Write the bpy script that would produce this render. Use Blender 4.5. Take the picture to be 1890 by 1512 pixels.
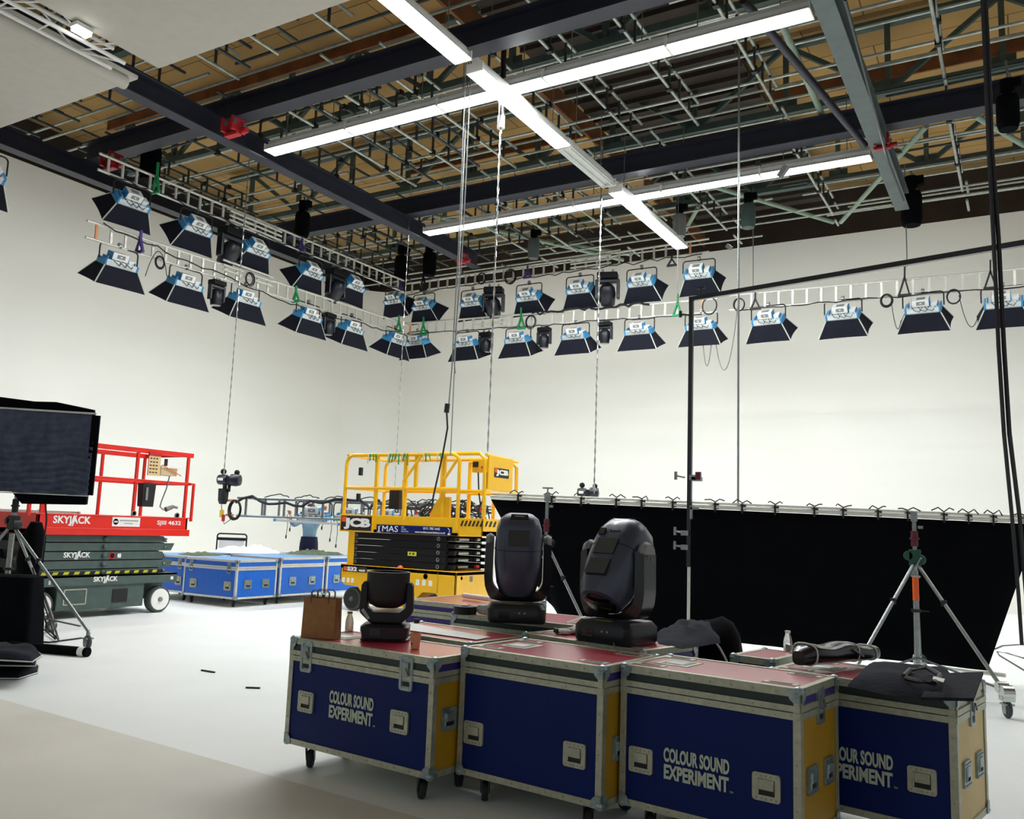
import bpy, bmesh, math, random
from mathutils import Vector, Matrix, Euler
for o in list(bpy.data.objects): bpy.data.objects.remove(o)
SC = bpy.context.scene
COL = SC.collection
# ------------------------------------------------------------ camera
F = 1608.7; CX, CY = 945.0, 756.0; HC = 1.55
_y, _p, _r = (math.radians(a) for a in (30.725, 7.651, 2.114))
FW = Vector((-math.sin(_y)*math.cos(_p), math.cos(_y)*math.cos(_p), math.sin(_p)))
_R = Vector((math.cos(_y), math.sin(_y), 0)); _U = _R.cross(FW)
RT = math.cos(_r)*_R + math.sin(_r)*_U
UP = -math.sin(_r)*_R + math.cos(_r)*_U
CAM = Vector((0, 0, HC))
cd = bpy.data.cameras.new('camera'); cam = bpy.data.objects.new('camera', cd); COL.objects.link(cam)
cam.matrix_world = Matrix(((RT.x, UP.x, -FW.x, CAM.x), (RT.y, UP.y, -FW.y, CAM.y), (RT.z, UP.z, -FW.z, CAM.z), (0, 0, 0, 1)))
cd.sensor_width = 36; cd.lens = F/1890*36; cd.clip_end = 200
SC.camera = cam
# ------------------------------------------------------------ world, exposure, large lights
w = bpy.data.worlds.new('world'); SC.world = w; w.use_nodes = True
w.node_tree.nodes['Background'].inputs[0].default_value = (0.90, 0.96, 1.0, 1)
w.node_tree.nodes['Background'].inputs[1].default_value = 0.30
SC.view_settings.view_transform = 'Standard'; SC.view_settings.look = 'None'
SC.view_settings.exposure = 0.36; SC.view_settings.gamma = 1.0; SC.view_settings.use_curve_mapping = False
try:
    SC.cycles.use_denoising = True; SC.cycles.max_bounces = 6; SC.cycles.diffuse_bounces = 4; SC.cycles.sample_clamp_indirect = 6
except Exception: pass
def area(name, loc, sx, sy, power, col=(1, 1, 1), rot=(0, 0, 0), spread=180):
    l = bpy.data.lights.new(name, 'AREA'); l.shape = 'RECTANGLE'; l.size = sx; l.size_y = sy; l.energy = power; l.color = col
    l.spread = math.radians(spread)
    o = bpy.data.objects.new(name, l); o.location = loc; o.rotation_euler = rot; COL.objects.link(o); return o
PW = .26
area('strip_light_glow', (-7.0, 10.83, 8.12), 9.3, .16, 1250*PW, (.95, .98, 1))
area('strip_light_glow', (-7.0, 15.74, 8.12), 9.3, .16, 950*PW, (.95, .98, 1))
area('strip_light_glow', (-6.61, 12.8, 7.92), .16, 9.8, 700*PW, (.95, .98, 1))
area('wall_fill', (-8.5, 20.6, 8.5), 17, 1.0, 620*PW, (1, .99, .96), (math.radians(35), 0, 0))  # added fill without a fixture, lifts the upper rear wall
area('wall_fill', (-16.9, 13.0, 8.0), 1.0, 12, 420*PW, (1, .99, .96), (0, math.radians(35), 0))  # same kind of added fill for the upper left wall
area('studio_fill', (-6.5, 19.7, 5.7), 16, .7, 1150*PW, (.96, .99, 1), (math.radians(12), 0, 0))  # added area light below the rear softlights, brightens lower wall and floor
area('studio_fill', (-15.2, 13.5, 5.7), .7, 9, 1000*PW, (.96, .99, 1), (0, math.radians(12), 0))  # added area light below the left softlights, brightens wall foot and floor
area('studio_fill', (1.5, 14.0, 7.6), 4, 8, 700*PW, (.98, .99, 1))  # added overhead fill at the right, no lamp hangs here

# ------------------------------------------------------------ picture geometry
def ray(x, y): return FW + RT*((x-CX)/F) - UP*((y-CY)/F)
def atZ(x, y, z): d = ray(x, y); return CAM + d*((z-HC)/d.z)
def atX(x, y, X): d = ray(x, y); return CAM + d*(X/d.x)
def atY(x, y, Y): d = ray(x, y); return CAM + d*(Y/d.y)
def atD(x, y, D): return CAM + ray(x, y)*D
# ------------------------------------------------------------ materials
def s2l(c):
    c = c/255.0
    return c/12.92 if c <= .04045 else ((c+.055)/1.055)**2.4
def rgb(*c): return (s2l(c[0]), s2l(c[1]), s2l(c[2]), 1)
def mat(name, col, rough=.5, metal=0.0, var=0.0, vscale=6.0, bump=0.0, bscale=40.0, emit=0.0, alpha=1.0, trans=0.0, coat=0.0, spec=.5, stretch=None):
    m = bpy.data.materials.new(name); m.use_nodes = True; nt = m.node_tree; b = nt.nodes['Principled BSDF']
    b.inputs['Roughness'].default_value = rough; b.inputs['Metallic'].default_value = metal
    b.inputs['Specular IOR Level'].default_value = spec
    if coat: b.inputs['Coat Weight'].default_value = coat; b.inputs['Coat Roughness'].default_value = (.08 if coat < 1 else .22); b.inputs['Coat IOR'].default_value = (1.5 if coat < 1 else 1.9)
    if trans: b.inputs['Transmission Weight'].default_value = trans
    c = rgb(*col)
    tc = nt.nodes.new('ShaderNodeTexCoord'); src = tc.outputs['Object']
    if stretch:
        mp = nt.nodes.new('ShaderNodeMapping'); mp.inputs['Scale'].default_value = stretch; nt.links.new(src, mp.inputs[0]); src = mp.outputs[0]
    n = nt.nodes.new('ShaderNodeTexNoise'); n.inputs['Scale'].default_value = vscale; n.inputs['Detail'].default_value = 4; nt.links.new(src, n.inputs['Vector'])
    r = nt.nodes.new('ShaderNodeValToRGB')
    v = max(var, .03)
    r.color_ramp.elements[0].position = .3; r.color_ramp.elements[1].position = .7
    r.color_ramp.elements[0].color = (c[0]*(1-v), c[1]*(1-v), c[2]*(1-v), 1)
    r.color_ramp.elements[1].color = (min(1, c[0]*(1+v)), min(1, c[1]*(1+v)), min(1, c[2]*(1+v)), 1)
    nt.links.new(n.outputs[0], r.inputs[0]); nt.links.new(r.outputs[0], b.inputs['Base Color'])
    if bump:
        n2 = nt.nodes.new('ShaderNodeTexNoise'); n2.inputs['Scale'].default_value = bscale; n2.inputs['Detail'].default_value = 3; nt.links.new(src, n2.inputs['Vector'])
        bp = nt.nodes.new('ShaderNodeBump'); bp.inputs['Strength'].default_value = bump; bp.inputs['Distance'].default_value = .01
        nt.links.new(n2.outputs[0], bp.inputs['Height']); nt.links.new(bp.outputs[0], b.inputs['Normal'])
    if emit: b.inputs['Emission Color'].default_value = (1, 1, 1, 1); b.inputs['Emission Strength'].default_value = emit
    if alpha < 1: b.inputs['Alpha'].default_value = alpha
    return m
M = {}
def D(k, *a, **kw): M[k] = mat(k, *a, **kw)
D('wall_paint', (226, 226, 219), .75, var=.03, vscale=.35, stretch=(.4, .4, 2))
D('floor_white', (238, 242, 240), .55, var=.03, vscale=.9, bump=.06, bscale=8)
D('floor_grey', (220, 217, 206), .6, var=.06, vscale=1.2)
D('panel_white', (192, 189, 178), .8, var=.01)
D('board_tan', (182, 146, 90), .9, var=.16, vscale=.6)
D('board_dark', (62, 52, 44), .9, var=.3, vscale=1)
D('plank', (120, 72, 36), .8, var=.3, vscale=3)
D('beam_dark', (36, 38, 52), .5, .0, var=.15, vscale=4)
D('beam_grey', (86, 98, 98), .5, .2, var=.15, vscale=4)
D('girder_green', (70, 88, 84), .6, var=.15)
D('tube_green', (140, 160, 142), .6, var=.1)
D('scaffold', (176, 182, 174), .4, .55, var=.2, vscale=9)
D('scaffold_dark', (66, 74, 74), .5, .5, var=.2, vscale=9)
D('alu', (214, 214, 204), .36, .35, var=.08, vscale=12)
D('alu_edge', (176, 178, 158), .42, .55, var=.14, vscale=30, stretch=(1, 1, 1))
D('steel', (150, 156, 154), .35, .85, var=.12, vscale=20)
D('zinc', (150, 166, 168), .35, .7, var=.25, vscale=30)
D('chrome', (205, 208, 205), .18, .9)
D('black', (15, 16, 19), .55)
D('black_gloss', (14, 15, 19), .25, coat=.3)
D('black_plastic', (20, 23, 32), .38, var=.1)
D('head_grey', (56, 66, 84), .38, var=.1, coat=.2)
D('glass_dark', (10, 11, 22), .1, coat=.5)
D('rubber', (34, 36, 36), .8)
D('skirt', (24, 26, 38), .85, var=.15, vscale=3, spec=.2)
D('cloth_black', (9, 10, 14), .95, var=.2, vscale=3, spec=.08)
D('cloth_navy', (26, 28, 40), .9, var=.25, vscale=14, bump=.4, bscale=60, spec=.2)
D('net_black', (74, 80, 98), .85, var=.3, vscale=9, spec=.2)
D('piping', (214, 214, 206), .6)
D('sky_blue', (52, 142, 196), .45, var=.15, vscale=14)
D('sky_silver', (206, 214, 214), .35, .35, var=.1)
D('sky_white', (232, 234, 230), .5)
D('sky_panel', (130, 134, 134), .5)
D('case_navy', (2, 28, 92), .5, var=.08, vscale=2, bump=.08, bscale=180, spec=.2)
D('case_yellow', (176, 134, 8), .45, var=.06, bump=.1, bscale=200)
D('case_cream', (222, 198, 142), .6, var=.06)
D('case_red', (216, 44, 68), .3, var=.05, vscale=3, coat=1.0)
D('case_orange', (218, 84, 50), .2, var=.08, vscale=3, coat=1.0)
D('case_band', (20, 42, 40), .4, var=.1)
D('case_purple', (46, 30, 120), .4, var=.1)
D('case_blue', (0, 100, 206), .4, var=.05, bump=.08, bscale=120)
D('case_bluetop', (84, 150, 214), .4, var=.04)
D('red_paint', (228, 34, 20), .38, var=.06, vscale=5, coat=.2)
D('red_dark', (150, 18, 24), .4, var=.2)
D('lift_green', (70, 88, 84), .55, var=.12, vscale=7)
D('jcb_yellow', (240, 184, 6), .35, var=.03, coat=.2)
D('hazard_yellow', (206, 206, 50), .5)
D('white', (240, 240, 236), .5)
D('offwhite', (200, 208, 196), .5)
D('letter', (188, 198, 178), .6)
D('orange', (236, 96, 20), .5)
D('orange_tape', (224, 150, 100), .6)
D('green', (20, 140, 84), .6)
D('green_dark', (22, 74, 56), .5)
D('purple', (66, 48, 120), .6)
D('maroon', (92, 26, 40), .45)
D('kraft', (150, 106, 64), .85, var=.12, vscale=20)
D('kraft_dark', (92, 66, 42), .85)
D('cup', (214, 152, 118), .7)
D('milk', (236, 230, 208), .3, trans=.5)
D('clear', (235, 238, 235), .08, trans=.85)
D('paper', (245, 245, 240), .7)
D('skin', (205, 150, 120), .6)
D('hair', (50, 36, 28), .8)
D('shirt', (126, 156, 172), .85, var=.12, vscale=20)
D('trousers', (24, 26, 58), .85, var=.1)
D('olive', (86, 98, 72), .9, var=.3, vscale=10)
D('cream', (206, 186, 146), .7)
D('yellow', (226, 196, 60), .5)
D('red', (190, 30, 40), .5)
D('cable', (16, 16, 20), .6)
D('cable_grey', (110, 114, 112), .5)
D('lamp_on', (255, 255, 255), .5, emit=9.0)
D('lamp_small', (255, 255, 255), .5, emit=6.0)
D('black_steel', (9, 10, 13), .6, spec=.25)
D('tyre', (72, 78, 76), .8)
D('glove', (206, 204, 194), .9, var=.12, vscale=30)

# ------------------------------------------------------------ mesh building
class B:
    def __init__(s): s.v = []; s.f = []; s.mi = []; s.mats = []; s.cur = 0
    def m(s, k):
        if k not in s.mats: s.mats.append(k)
        s.cur = s.mats.index(k); return s
    def _add(s, vs, fs, T=None):
        n = len(s.v)
        for v in vs:
            v = Vector(v); s.v.append(T @ v if T is not None else v)
        for f in fs: s.f.append(tuple(n+i for i in f)); s.mi.append(s.cur)
        return s
    def box(s, c, d, T=None, taper=1.0):
        x, y, z = (a/2 for a in d); cx, cy, cz = c; t = taper
        vs = [(cx-x, cy-y, cz-z), (cx+x, cy-y, cz-z), (cx+x, cy+y, cz-z), (cx-x, cy+y, cz-z), (cx-x*t, cy-y*t, cz+z), (cx+x*t, cy-y*t, cz+z), (cx+x*t, cy+y*t, cz+z), (cx-x*t, cy+y*t, cz+z)]
        return s._add(vs, [(0, 3, 2, 1), (4, 5, 6, 7), (0, 1, 5, 4), (1, 2, 6, 5), (2, 3, 7, 6), (3, 0, 4, 7)], T)
    def bb(s, x0, x1, y0, y1, z0, z1, T=None): return s.box(((x0+x1)/2, (y0+y1)/2, (z0+z1)/2), (abs(x1-x0), abs(y1-y0), abs(z1-z0)), T)
    def bar(s, p, q, w, h, up=(0, 0, 1), T=None):
        p = Vector(p); q = Vector(q); d = (q-p); L = d.length
        if L < 1e-6: return s
        d.normalize(); u = Vector(up)
        if abs(d.dot(u)) > .97: u = Vector((1, 0, 0))
        a = d.cross(u).normalized(); b = a.cross(d)
        vs = [p+a*(i*w/2)+b*(j*h/2)+d*(k*L) for k in (0, 1) for i, j in ((-1, -1), (1, -1), (1, 1), (-1, 1))]
        return s._add(vs, [(0, 1, 2, 3), (7, 6, 5, 4), (0, 4, 5, 1), (1, 5, 6, 2), (2, 6, 7, 3), (3, 7, 4, 0)], T)
    def cyl(s, p, q, r, n=12, r2=None, T=None, caps=True):
        p = Vector(p); q = Vector(q); r2 = r if r2 is None else r2
        d = (q-p)
        if d.length < 1e-7: return s
        d.normalize(); u = Vector((0, 0, 1)) if abs(d.z) < .9 else Vector((1, 0, 0))
        a = d.cross(u).normalized(); b = a.cross(d)
        vs = []
        for c, rr in ((p, r), (q, r2)):
            for i in range(n):
                t = 2*math.pi*i/n; vs.append(c + a*(rr*math.cos(t)) + b*(rr*math.sin(t)))
        fs = [(i, i+n, (i+1) % n+n, (i+1) % n) for i in range(n)]
        if caps: fs += [tuple(range(n)), tuple(reversed(range(n, 2*n)))]
        return s._add(vs, fs, T)
    def tube(s, pts, r, n=8, T=None, closed=False):
        pts = [Vector(p) for p in pts]; N = len(pts); vs = []; prev = None
        for i, p in enumerate(pts):
            if closed: d = pts[(i+1) % N]-pts[i-1]
            else: d = pts[min(i+1, N-1)]-pts[max(i-1, 0)]
            if d.length < 1e-9: d = Vector((0, 0, 1))
            d.normalize()
            if prev is None:
                u = Vector((0, 0, 1)) if abs(d.z) < .9 else Vector((1, 0, 0)); a = d.cross(u).normalized()
            else:
                a = prev - d*prev.dot(d)
                a = a.normalized() if a.length > 1e-6 else d.cross(Vector((0, 0, 1))).normalized()
            prev = a; b = d.cross(a)
            rr = r[i] if isinstance(r, (list, tuple)) else r
            for k in range(n):
                t = 2*math.pi*k/n; vs.append(p + a*(rr*math.cos(t)) + b*(rr*math.sin(t)))
        fs = []
        for i in range(N if closed else N-1):
            j = (i+1) % N
            for k in range(n): fs.append((i*n+k, i*n+(k+1) % n, j*n+(k+1) % n, j*n+k))
        if not closed: fs += [tuple(reversed(range(n))), tuple(range((N-1)*n, N*n))]
        return s._add(vs, fs, T)
    def lathe(s, prof, n=20, T=None, c=(0, 0, 0), axis='z'):
        vs = []; N = len(prof)
        for r, z in prof:
            for i in range(n):
                t = 2*math.pi*i/n; x, y = r*math.cos(t), r*math.sin(t)
                v = {'z': (x, y, z), 'x': (z, x, y), 'y': (y, z, x)}[axis]
                vs.append((v[0]+c[0], v[1]+c[1], v[2]+c[2]))
        fs = [(i*n+k, i*n+(k+1) % n, (i+1)*n+(k+1) % n, (i+1)*n+k) for i in range(N-1) for k in range(n)]
        if prof[0][0] > 1e-5: fs.append(tuple(reversed(range(n))))
        if prof[-1][0] > 1e-5: fs.append(tuple(range((N-1)*n, N*n)))
        return s._add(vs, fs, T)
    def prism(s, poly, z0, z1, T=None):
        n = len(poly); vs = [(x, y, z0) for x, y in poly]+[(x, y, z1) for x, y in poly]
        return s._add(vs, [tuple(reversed(range(n))), tuple(range(n, 2*n))]+[(i, (i+1) % n, (i+1) % n+n, i+n) for i in range(n)], T)
    def face(s, pts, T=None): return s._add(pts, [tuple(range(len(pts)))], T)
    def rrect(s, w, h, r, z0, z1, T=None, n=4, c=(0, 0)):
        return s.prism(rr(w, h, r, n, c), z0, z1, T)
def rr(w, h, r, n=4, c=(0, 0)):
    out = []
    for sx, sy, a0 in ((1, 1, 0), (-1, 1, 90), (-1, -1, 180), (1, -1, 270)):
        for i in range(n+1):
            a = math.radians(a0+90*i/n); out.append((c[0]+sx*(w/2-r)+r*math.cos(a), c[1]+sy*(h/2-r)+r*math.sin(a)))
    return out
def obj(name, b, parent=None, smooth=False, bevel=0, loc=None, label=None, autos=None):
    me = bpy.data.meshes.new(name); me.from_pydata([tuple(v) for v in b.v], [], b.f)
    for k in (b.mats or ['black']): me.materials.append(M[k])
    for p, i in zip(me.polygons, b.mi): p.material_index = i
    bm = bmesh.new(); bm.from_mesh(me); bmesh.ops.remove_doubles(bm, verts=bm.verts, dist=1e-6) if False else None
    bmesh.ops.recalc_face_normals(bm, faces=bm.faces); bm.to_mesh(me); bm.free()
    o = bpy.data.objects.new(name, me); COL.objects.link(o)
    if smooth:
        for p in me.polygons: p.use_smooth = True
        try: me.set_sharp_from_angle(angle=math.radians(40))
        except Exception: pass
    if bevel:
        md = o.modifiers.new('bevel', 'BEVEL'); md.width = bevel; md.segments = 2; md.limit_method = 'ANGLE'
    if parent is not None: o.parent = parent
    if loc is not None: o.location = loc
    if label: o['label'] = label
    return o
def tag(o, label, cat, group=None, kind=None):
    o['label'] = label; o['category'] = cat
    if group: o['group'] = group
    if kind: o['kind'] = kind
    return o
def thing(name, label, cat, loc=(0, 0, 0), rz=0, group=None, rot=None):
    o = bpy.data.objects.new(name, None); COL.objects.link(o); o.empty_display_size = .1
    o.location = loc; o.rotation_euler = rot if rot else (0, 0, rz)
    return tag(o, label, cat, group)
def struct(name, b, **kw):
    o = obj(name, b, **kw); o['kind'] = 'structure'; return o
def dup(root, loc=None, rz=None, label=None, group=None, scale=None, drop=()):
    r = root.copy(); COL.objects.link(r)
    if loc is not None: r.location = loc
    if rz is not None: r.rotation_euler = (0, 0, rz)
    if label: r['label'] = label
    if group: r['group'] = group
    if scale: r.scale = (scale,)*3
    for ch in list(root.children):
        if ch.name.split('.')[0] in drop: continue
        c = ch.copy(); COL.objects.link(c); c.parent = r
        for g in list(ch.children):
            d = g.copy(); COL.objects.link(d); d.parent = c
    return r
def text(s, size, k, parent=None, T=None, name='lettering', wide=1.0, bold=0.0, ext=.002, shear=0, width=None, height=None, align='CENTER'):
    cu = bpy.data.curves.new('txt', 'FONT'); cu.body = s; cu.size = size; cu.extrude = ext; cu.offset = bold; cu.shear = shear
    cu.align_x = align; cu.align_y = 'CENTER'; cu.space_line = .82; cu.resolution_u = 3
    o = bpy.data.objects.new('txt', cu); COL.objects.link(o); bpy.context.view_layer.update()
    me = bpy.data.meshes.new_from_object(o.evaluated_get(bpy.context.evaluated_depsgraph_get()))
    bpy.data.objects.remove(o); xs = [v.co.x for v in me.vertices]; ys = [v.co.y for v in me.vertices]
    sx = wide; sy = 1.0
    if width: sx = width/(max(xs)-min(xs)); sy = sx
    if height: sy = height/(max(ys)-min(ys)); sx = sx if width else sy*wide
    mx = (max(xs)+min(xs))/2 if align == 'CENTER' else min(xs); my = (max(ys)+min(ys))/2
    for v in me.vertices: v.co.x = (v.co.x-mx)*sx; v.co.y = (v.co.y-my)*sy
    if T is not None: me.transform(T)
    me.materials.clear(); me.materials.append(M[k])
    o = bpy.data.objects.new(name, me); COL.objects.link(o)
    if parent is not None: o.parent = parent
    return o
def Tf(x, y, z, face='-y'):   # text plane placed on a face looking towards -y / +x / +z
    R = {'-y': Euler((math.pi/2, 0, 0)), '+x': Euler((math.pi/2, 0, math.pi/2)), '+z': Euler((0, 0, 0)), '-x': Euler((math.pi/2, 0, -math.pi/2))}[face]
    return Matrix.Translation((x, y, z)) @ R.to_matrix().to_4x4()
def RX(a): return Matrix.Rotation(math.radians(a), 4, 'X')
def RY(a): return Matrix.Rotation(math.radians(a), 4, 'Y')
def RZ(a): return Matrix.Rotation(math.radians(a), 4, 'Z')
def TR(x, y, z): return Matrix.Translation((x, y, z))
def arc_u(x0, x1, z0, z1, r, n=5):  # U-shaped pipe path standing up in the xz plane, rounded top corners
    pts = [(x0, 0, z0)]
    for i in range(n+1):
        a = math.radians(180-90*i/n); pts.append((x0+r+r*math.cos(a), 0, z1-r+r*math.sin(a)))
    for i in range(n+1):
        a = math.radians(90-90*i/n); pts.append((x1-r+r*math.cos(a), 0, z1-r+r*math.sin(a)))
    return pts+[(x1, 0, z0)]
def sag(p, q, drop, n=14, side=0.0, seed=0, wob=0.0):
    rnd = random.Random(seed); p = Vector(p); q = Vector(q); out = []
    for i in range(n+1):
        t = i/n; v = p.lerp(q, t); v.z -= drop*4*t*(1-t)
        v += Vector((rnd.uniform(-wob, wob), rnd.uniform(-wob, wob), rnd.uniform(-wob, wob)))*(1 if 0 < i < n else 0)
        out.append(v)
    return out

# ------------------------------------------------------------ the setting
XW, YW, ZT, RC = -20.6, 24.4, 9.85, 1.3
def cyc_profile():
    pr = []
    for i in range(9):
        a = math.radians(-90+90*i/8*1.0); pr.append((RC-RC*math.cos(a), RC+RC*math.sin(a)))
    # offset from wall plane, height : (RC,0) .. (0,RC)
    pr = [(RC - RC*math.sin(math.radians(90*i/8)), RC - RC*math.cos(math.radians(90*i/8))) for i in range(9)]
    return pr+[(0, 4), (0, 7), (0, ZT)]
def cyc(path, name):
    b = B().m('wall_paint'); pr = cyc_profile(); n = len(pr)
    vs = []
    for (x, y, nx, ny) in path:
        for off, z in pr: vs.append((x+nx*off, y+ny*off, z))
    fs = [(i*n+k, (i+1)*n+k, (i+1)*n+k+1, i*n+k+1) for i in range(len(path)-1) for k in range(n-1)]
    b._add(vs, fs); o = struct(name, b, smooth=True); return o
RV = 1.5
cor = []
for i in range(13):
    a = math.radians(180-90*i/12); cx_, cy_ = XW+RV, YW-RV
    cor.append((cx_+RV*math.cos(a), cy_+RV*math.sin(a), -math.cos(a), -math.sin(a)))
cyc([(XW, -8, 1, 0), (XW, 6, 1, 0)]+cor[:7], 'wall_left')
cyc(cor[6:]+[(-8, YW, 0, -1), (12, YW, 0, -1)], 'wall_back')
yl = lambda x: 4.275-(x+7.31)*.065
b = B().m('floor_white')
b.face([(XW-1, yl(XW-1), 0), (12, yl(12), 0), (12, YW+1, 0), (XW-1, YW+1, 0)])
b.m('floor_grey').face([(XW-1, -8, 0), (12, -8, 0), (12, yl(12), 0), (XW-1, yl(XW-1), 0)])
struct('floor', b)
b = B().m('board_tan'); b.bb(XW-2, 13, -8, YW+3, 11.6, 11.7)
cl = struct('ceiling', b)
nt = M['board_tan'].node_tree   # board joints
br = nt.nodes.new('ShaderNodeTexBrick'); br.inputs['Scale'].default_value = 1; br.inputs['Brick Width'].default_value = 2.4; br.inputs['Row Height'].default_value = 1.2
br.inputs['Mortar Size'].default_value = .012; br.inputs['Color1'].default_value = (1, 1, 1, 1); br.inputs['Color2'].default_value = (.86, .84, .82, 1); br.inputs['Mortar'].default_value = (.25, .2, .16, 1)
tc = [n for n in nt.nodes if n.type == 'TEX_COORD'][0]; nt.links.new(tc.outputs['Object'], br.inputs['Vector'])
mx = nt.nodes.new('ShaderNodeMixRGB'); mx.blend_type = 'MULTIPLY'; mx.inputs[0].default_value = 1
rp = [n for n in nt.nodes if n.type == 'VALTORGB'][0]
nt.links.new(rp.outputs[0], mx.inputs[1]); nt.links.new(br.outputs[0], mx.inputs[2]); nt.links.new(mx.outputs[0], nt.nodes['Principled BSDF'].inputs['Base Color'])
b = B().m('board_dark'); b.bb(XW-2, 13, YW+1.2, YW+1.3, 9, 11.6); struct('wall_rear_upper', b)
b = B().m('board_dark'); b.bb(XW-1.6, XW-1.5, -8, YW+1.3, 9, 11.6); struct('wall_side_upper', b)
# dark duct bay over the middle of the roof
b = B().m('board_dark'); b.bb(-8.3, -4.6, 3, YW, 10.9, 11.0)
for i in range(44): b.bb(-8.3, -4.6, 3.2+i*.48, 3.25+i*.48, 10.8, 10.9)
tag(obj('louvred_duct', b), 'dark slatted duct bay running under the tan roof above the long strip lamps', 'duct')
# ------------------------------------------------------------ roof steel
def ibeam(p, q, w, h, k='beam_dark', t=.025):
    b = B().m(k); p = Vector(p); q = Vector(q)
    b.bar(p+Vector((0, 0, -h/2+t/2)), q+Vector((0, 0, -h/2+t/2)), w, t)
    b.bar(p+Vector((0, 0, h/2-t/2)), q+Vector((0, 0, h/2-t/2)), w, t)
    b.bar(p, q, t, h-2*t); return b
for x, y0, y1, k, lab in ((-16.08, 3, 18.0, 'beam_dark', 'long dark steel beam along the left wall above the upper lamp row'),
                      (-12.1, 2, 18.3, 'beam_dark', 'dark steel crane beam crossing above the left lamp row, red clamp at its far end'),
                      (-1.97, 2, 18.4, 'beam_grey', 'grey steel beam running steeply down at the right of the strip lamps')):
    tag(obj('steel_beam', ibeam((x, y0, 8.33), (x, y1, 8.33), .26, .36, k)), lab, 'beam')
for y, lab in ((10.02, 'heavy dark steel cross beam nearest the camera, above the first strip lamp'),
               (15.22, 'heavy dark steel cross beam between the two long strip lamps')):
    tag(obj('cross_beam', ibeam((-16.2, y, 8.70), (9, y, 8.70), .30, .40)), lab, 'beam')
b = B().m('beam_dark'); b.tube([atZ(1372, 0, 8.6), atZ(1596, 268, 8.35)], .06, 10)
tag(obj('brace_pipe', b, smooth=True), 'dark diagonal brace pipe meeting the grey steel beam at its far end', 'pipe')
for i, (x, y, lab) in enumerate(((*atZ(205, 306, 8.15).to_2d(), 'red beam clamp trolley where the left wall beam meets the first cross beam'), (*atZ(430, 244, 8.15).to_2d(), 'bright red beam trolley above the left lamp rows, left of the first strip lamp'),
                      (-12.1, 17.6, 'red beam clamp at the far end of the crane beam'), (-1.9, 15.1, 'dark red beam clamp where the grey beam meets the middle cross beam'))):
    t = thing('beam_trolley', lab, 'clamp', (x, y, 8.1))
    s = .62 if i < 2 else .5
    b = B().m('red' if i in (1, 2) else 'red_dark'); b.box((.2*s, 0, .25*s), (.08*s, .5*s, .4*s)); b.box((-.2*s, 0, .25*s), (.08*s, .5*s, .4*s)); b.box((0, 0, .0), (.5*s, .2*s, .1*s)); b.cyl((-.3*s, .1*s, .1*s), (.45*s, .1*s, .1*s), .09*s)
    obj('clamp_body', b, t, bevel=.01)
    for sx in (-1, 1):
        for sy in (-1, 1): b = B().m('steel'); b.cyl((sx*.14*s, sy*.16*s, .3*s), (sx*.27*s, sy*.16*s, .3*s), .07*s); obj('wheel', b, t, smooth=True)
# lattice girders: green roof trusses along x
def girder(y, z0, z1, x0, x1, step, phase, lab):
    t = thing('roof_girder', lab, 'girder', (0, y, 0), group='green roof girders')
    b = B().m('girder_green'); b.bar((x0, 0, z0), (x1, 0, z0), .16, .14); obj('bottom_chord', b, t)
    b = B().m('girder_green'); b.bar((x0, 0, z1), (x1, 0, z1), .16, .14); obj('top_chord', b, t)
    b = B().m('girder_green'); x = x0+phase; k = 0
    while x+step < x1:
        b.bar((x, 0, z0), (x, 0, z1), .10, .10); b.bar((x, 0, z0 if k % 2 else z1), (x+step, 0, z1 if k % 2 else z0), .09, .09)
        b.box((x, 0, z0+.1), (.42, .02, .28)); x += step; k += 1
    obj('lacing', b, t)
    return t
for i, y in enumerate((6.4, 9.2, 13.0, 16.9, 20.8)):
    girder(y, 10.0, 11.4, -20.0, 9.5, 1.9, .3*i, ('green lattice roof girder under the tan boards, nearest the camera' if i == 0 else
      'green lattice roof girder above the first strip lamp' if i == 1 else 'green lattice roof girder between the two strip lamps' if i == 2 else
      'green lattice roof girder just past the second strip lamp' if i == 3 else 'green lattice roof girder farthest back over the upper lamp row'))
# pale green tubes
for (x0, y0, x1, y1, z, lab) in ((1552, 410, 1710, 232, 9.3, 'pale green diagonal tube rising right from the rear wall top'), (1286, 335, 1538, 410, 9.3, 'pale green diagonal tube falling right towards the rear wall top'),
      (1800, 214, 1890, 268, 9.3, 'pale green tube at the right edge below the cross beam'), (1432, 20, 1528, 236, 9.0, 'pale green flat brace right of the first strip lamp'),
      (800, 398, 1150, 480, 9.3, 'pale green tube behind the second strip lamp, left half'), (1010, 545 - 100, 1166, 470, 9.4, 'short pale green tube beside the white chain'),
      (1256, 520-80, 1290, 380, 9.4, 'pale green tube end above the last strip lamp')):
    b = B().m('tube_green'); b.cyl(atZ(x0, y0, z), atZ(x1, y1, z), .055, 10)
    tag(obj('brace_tube', b, smooth=True), lab, 'tube')
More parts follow.
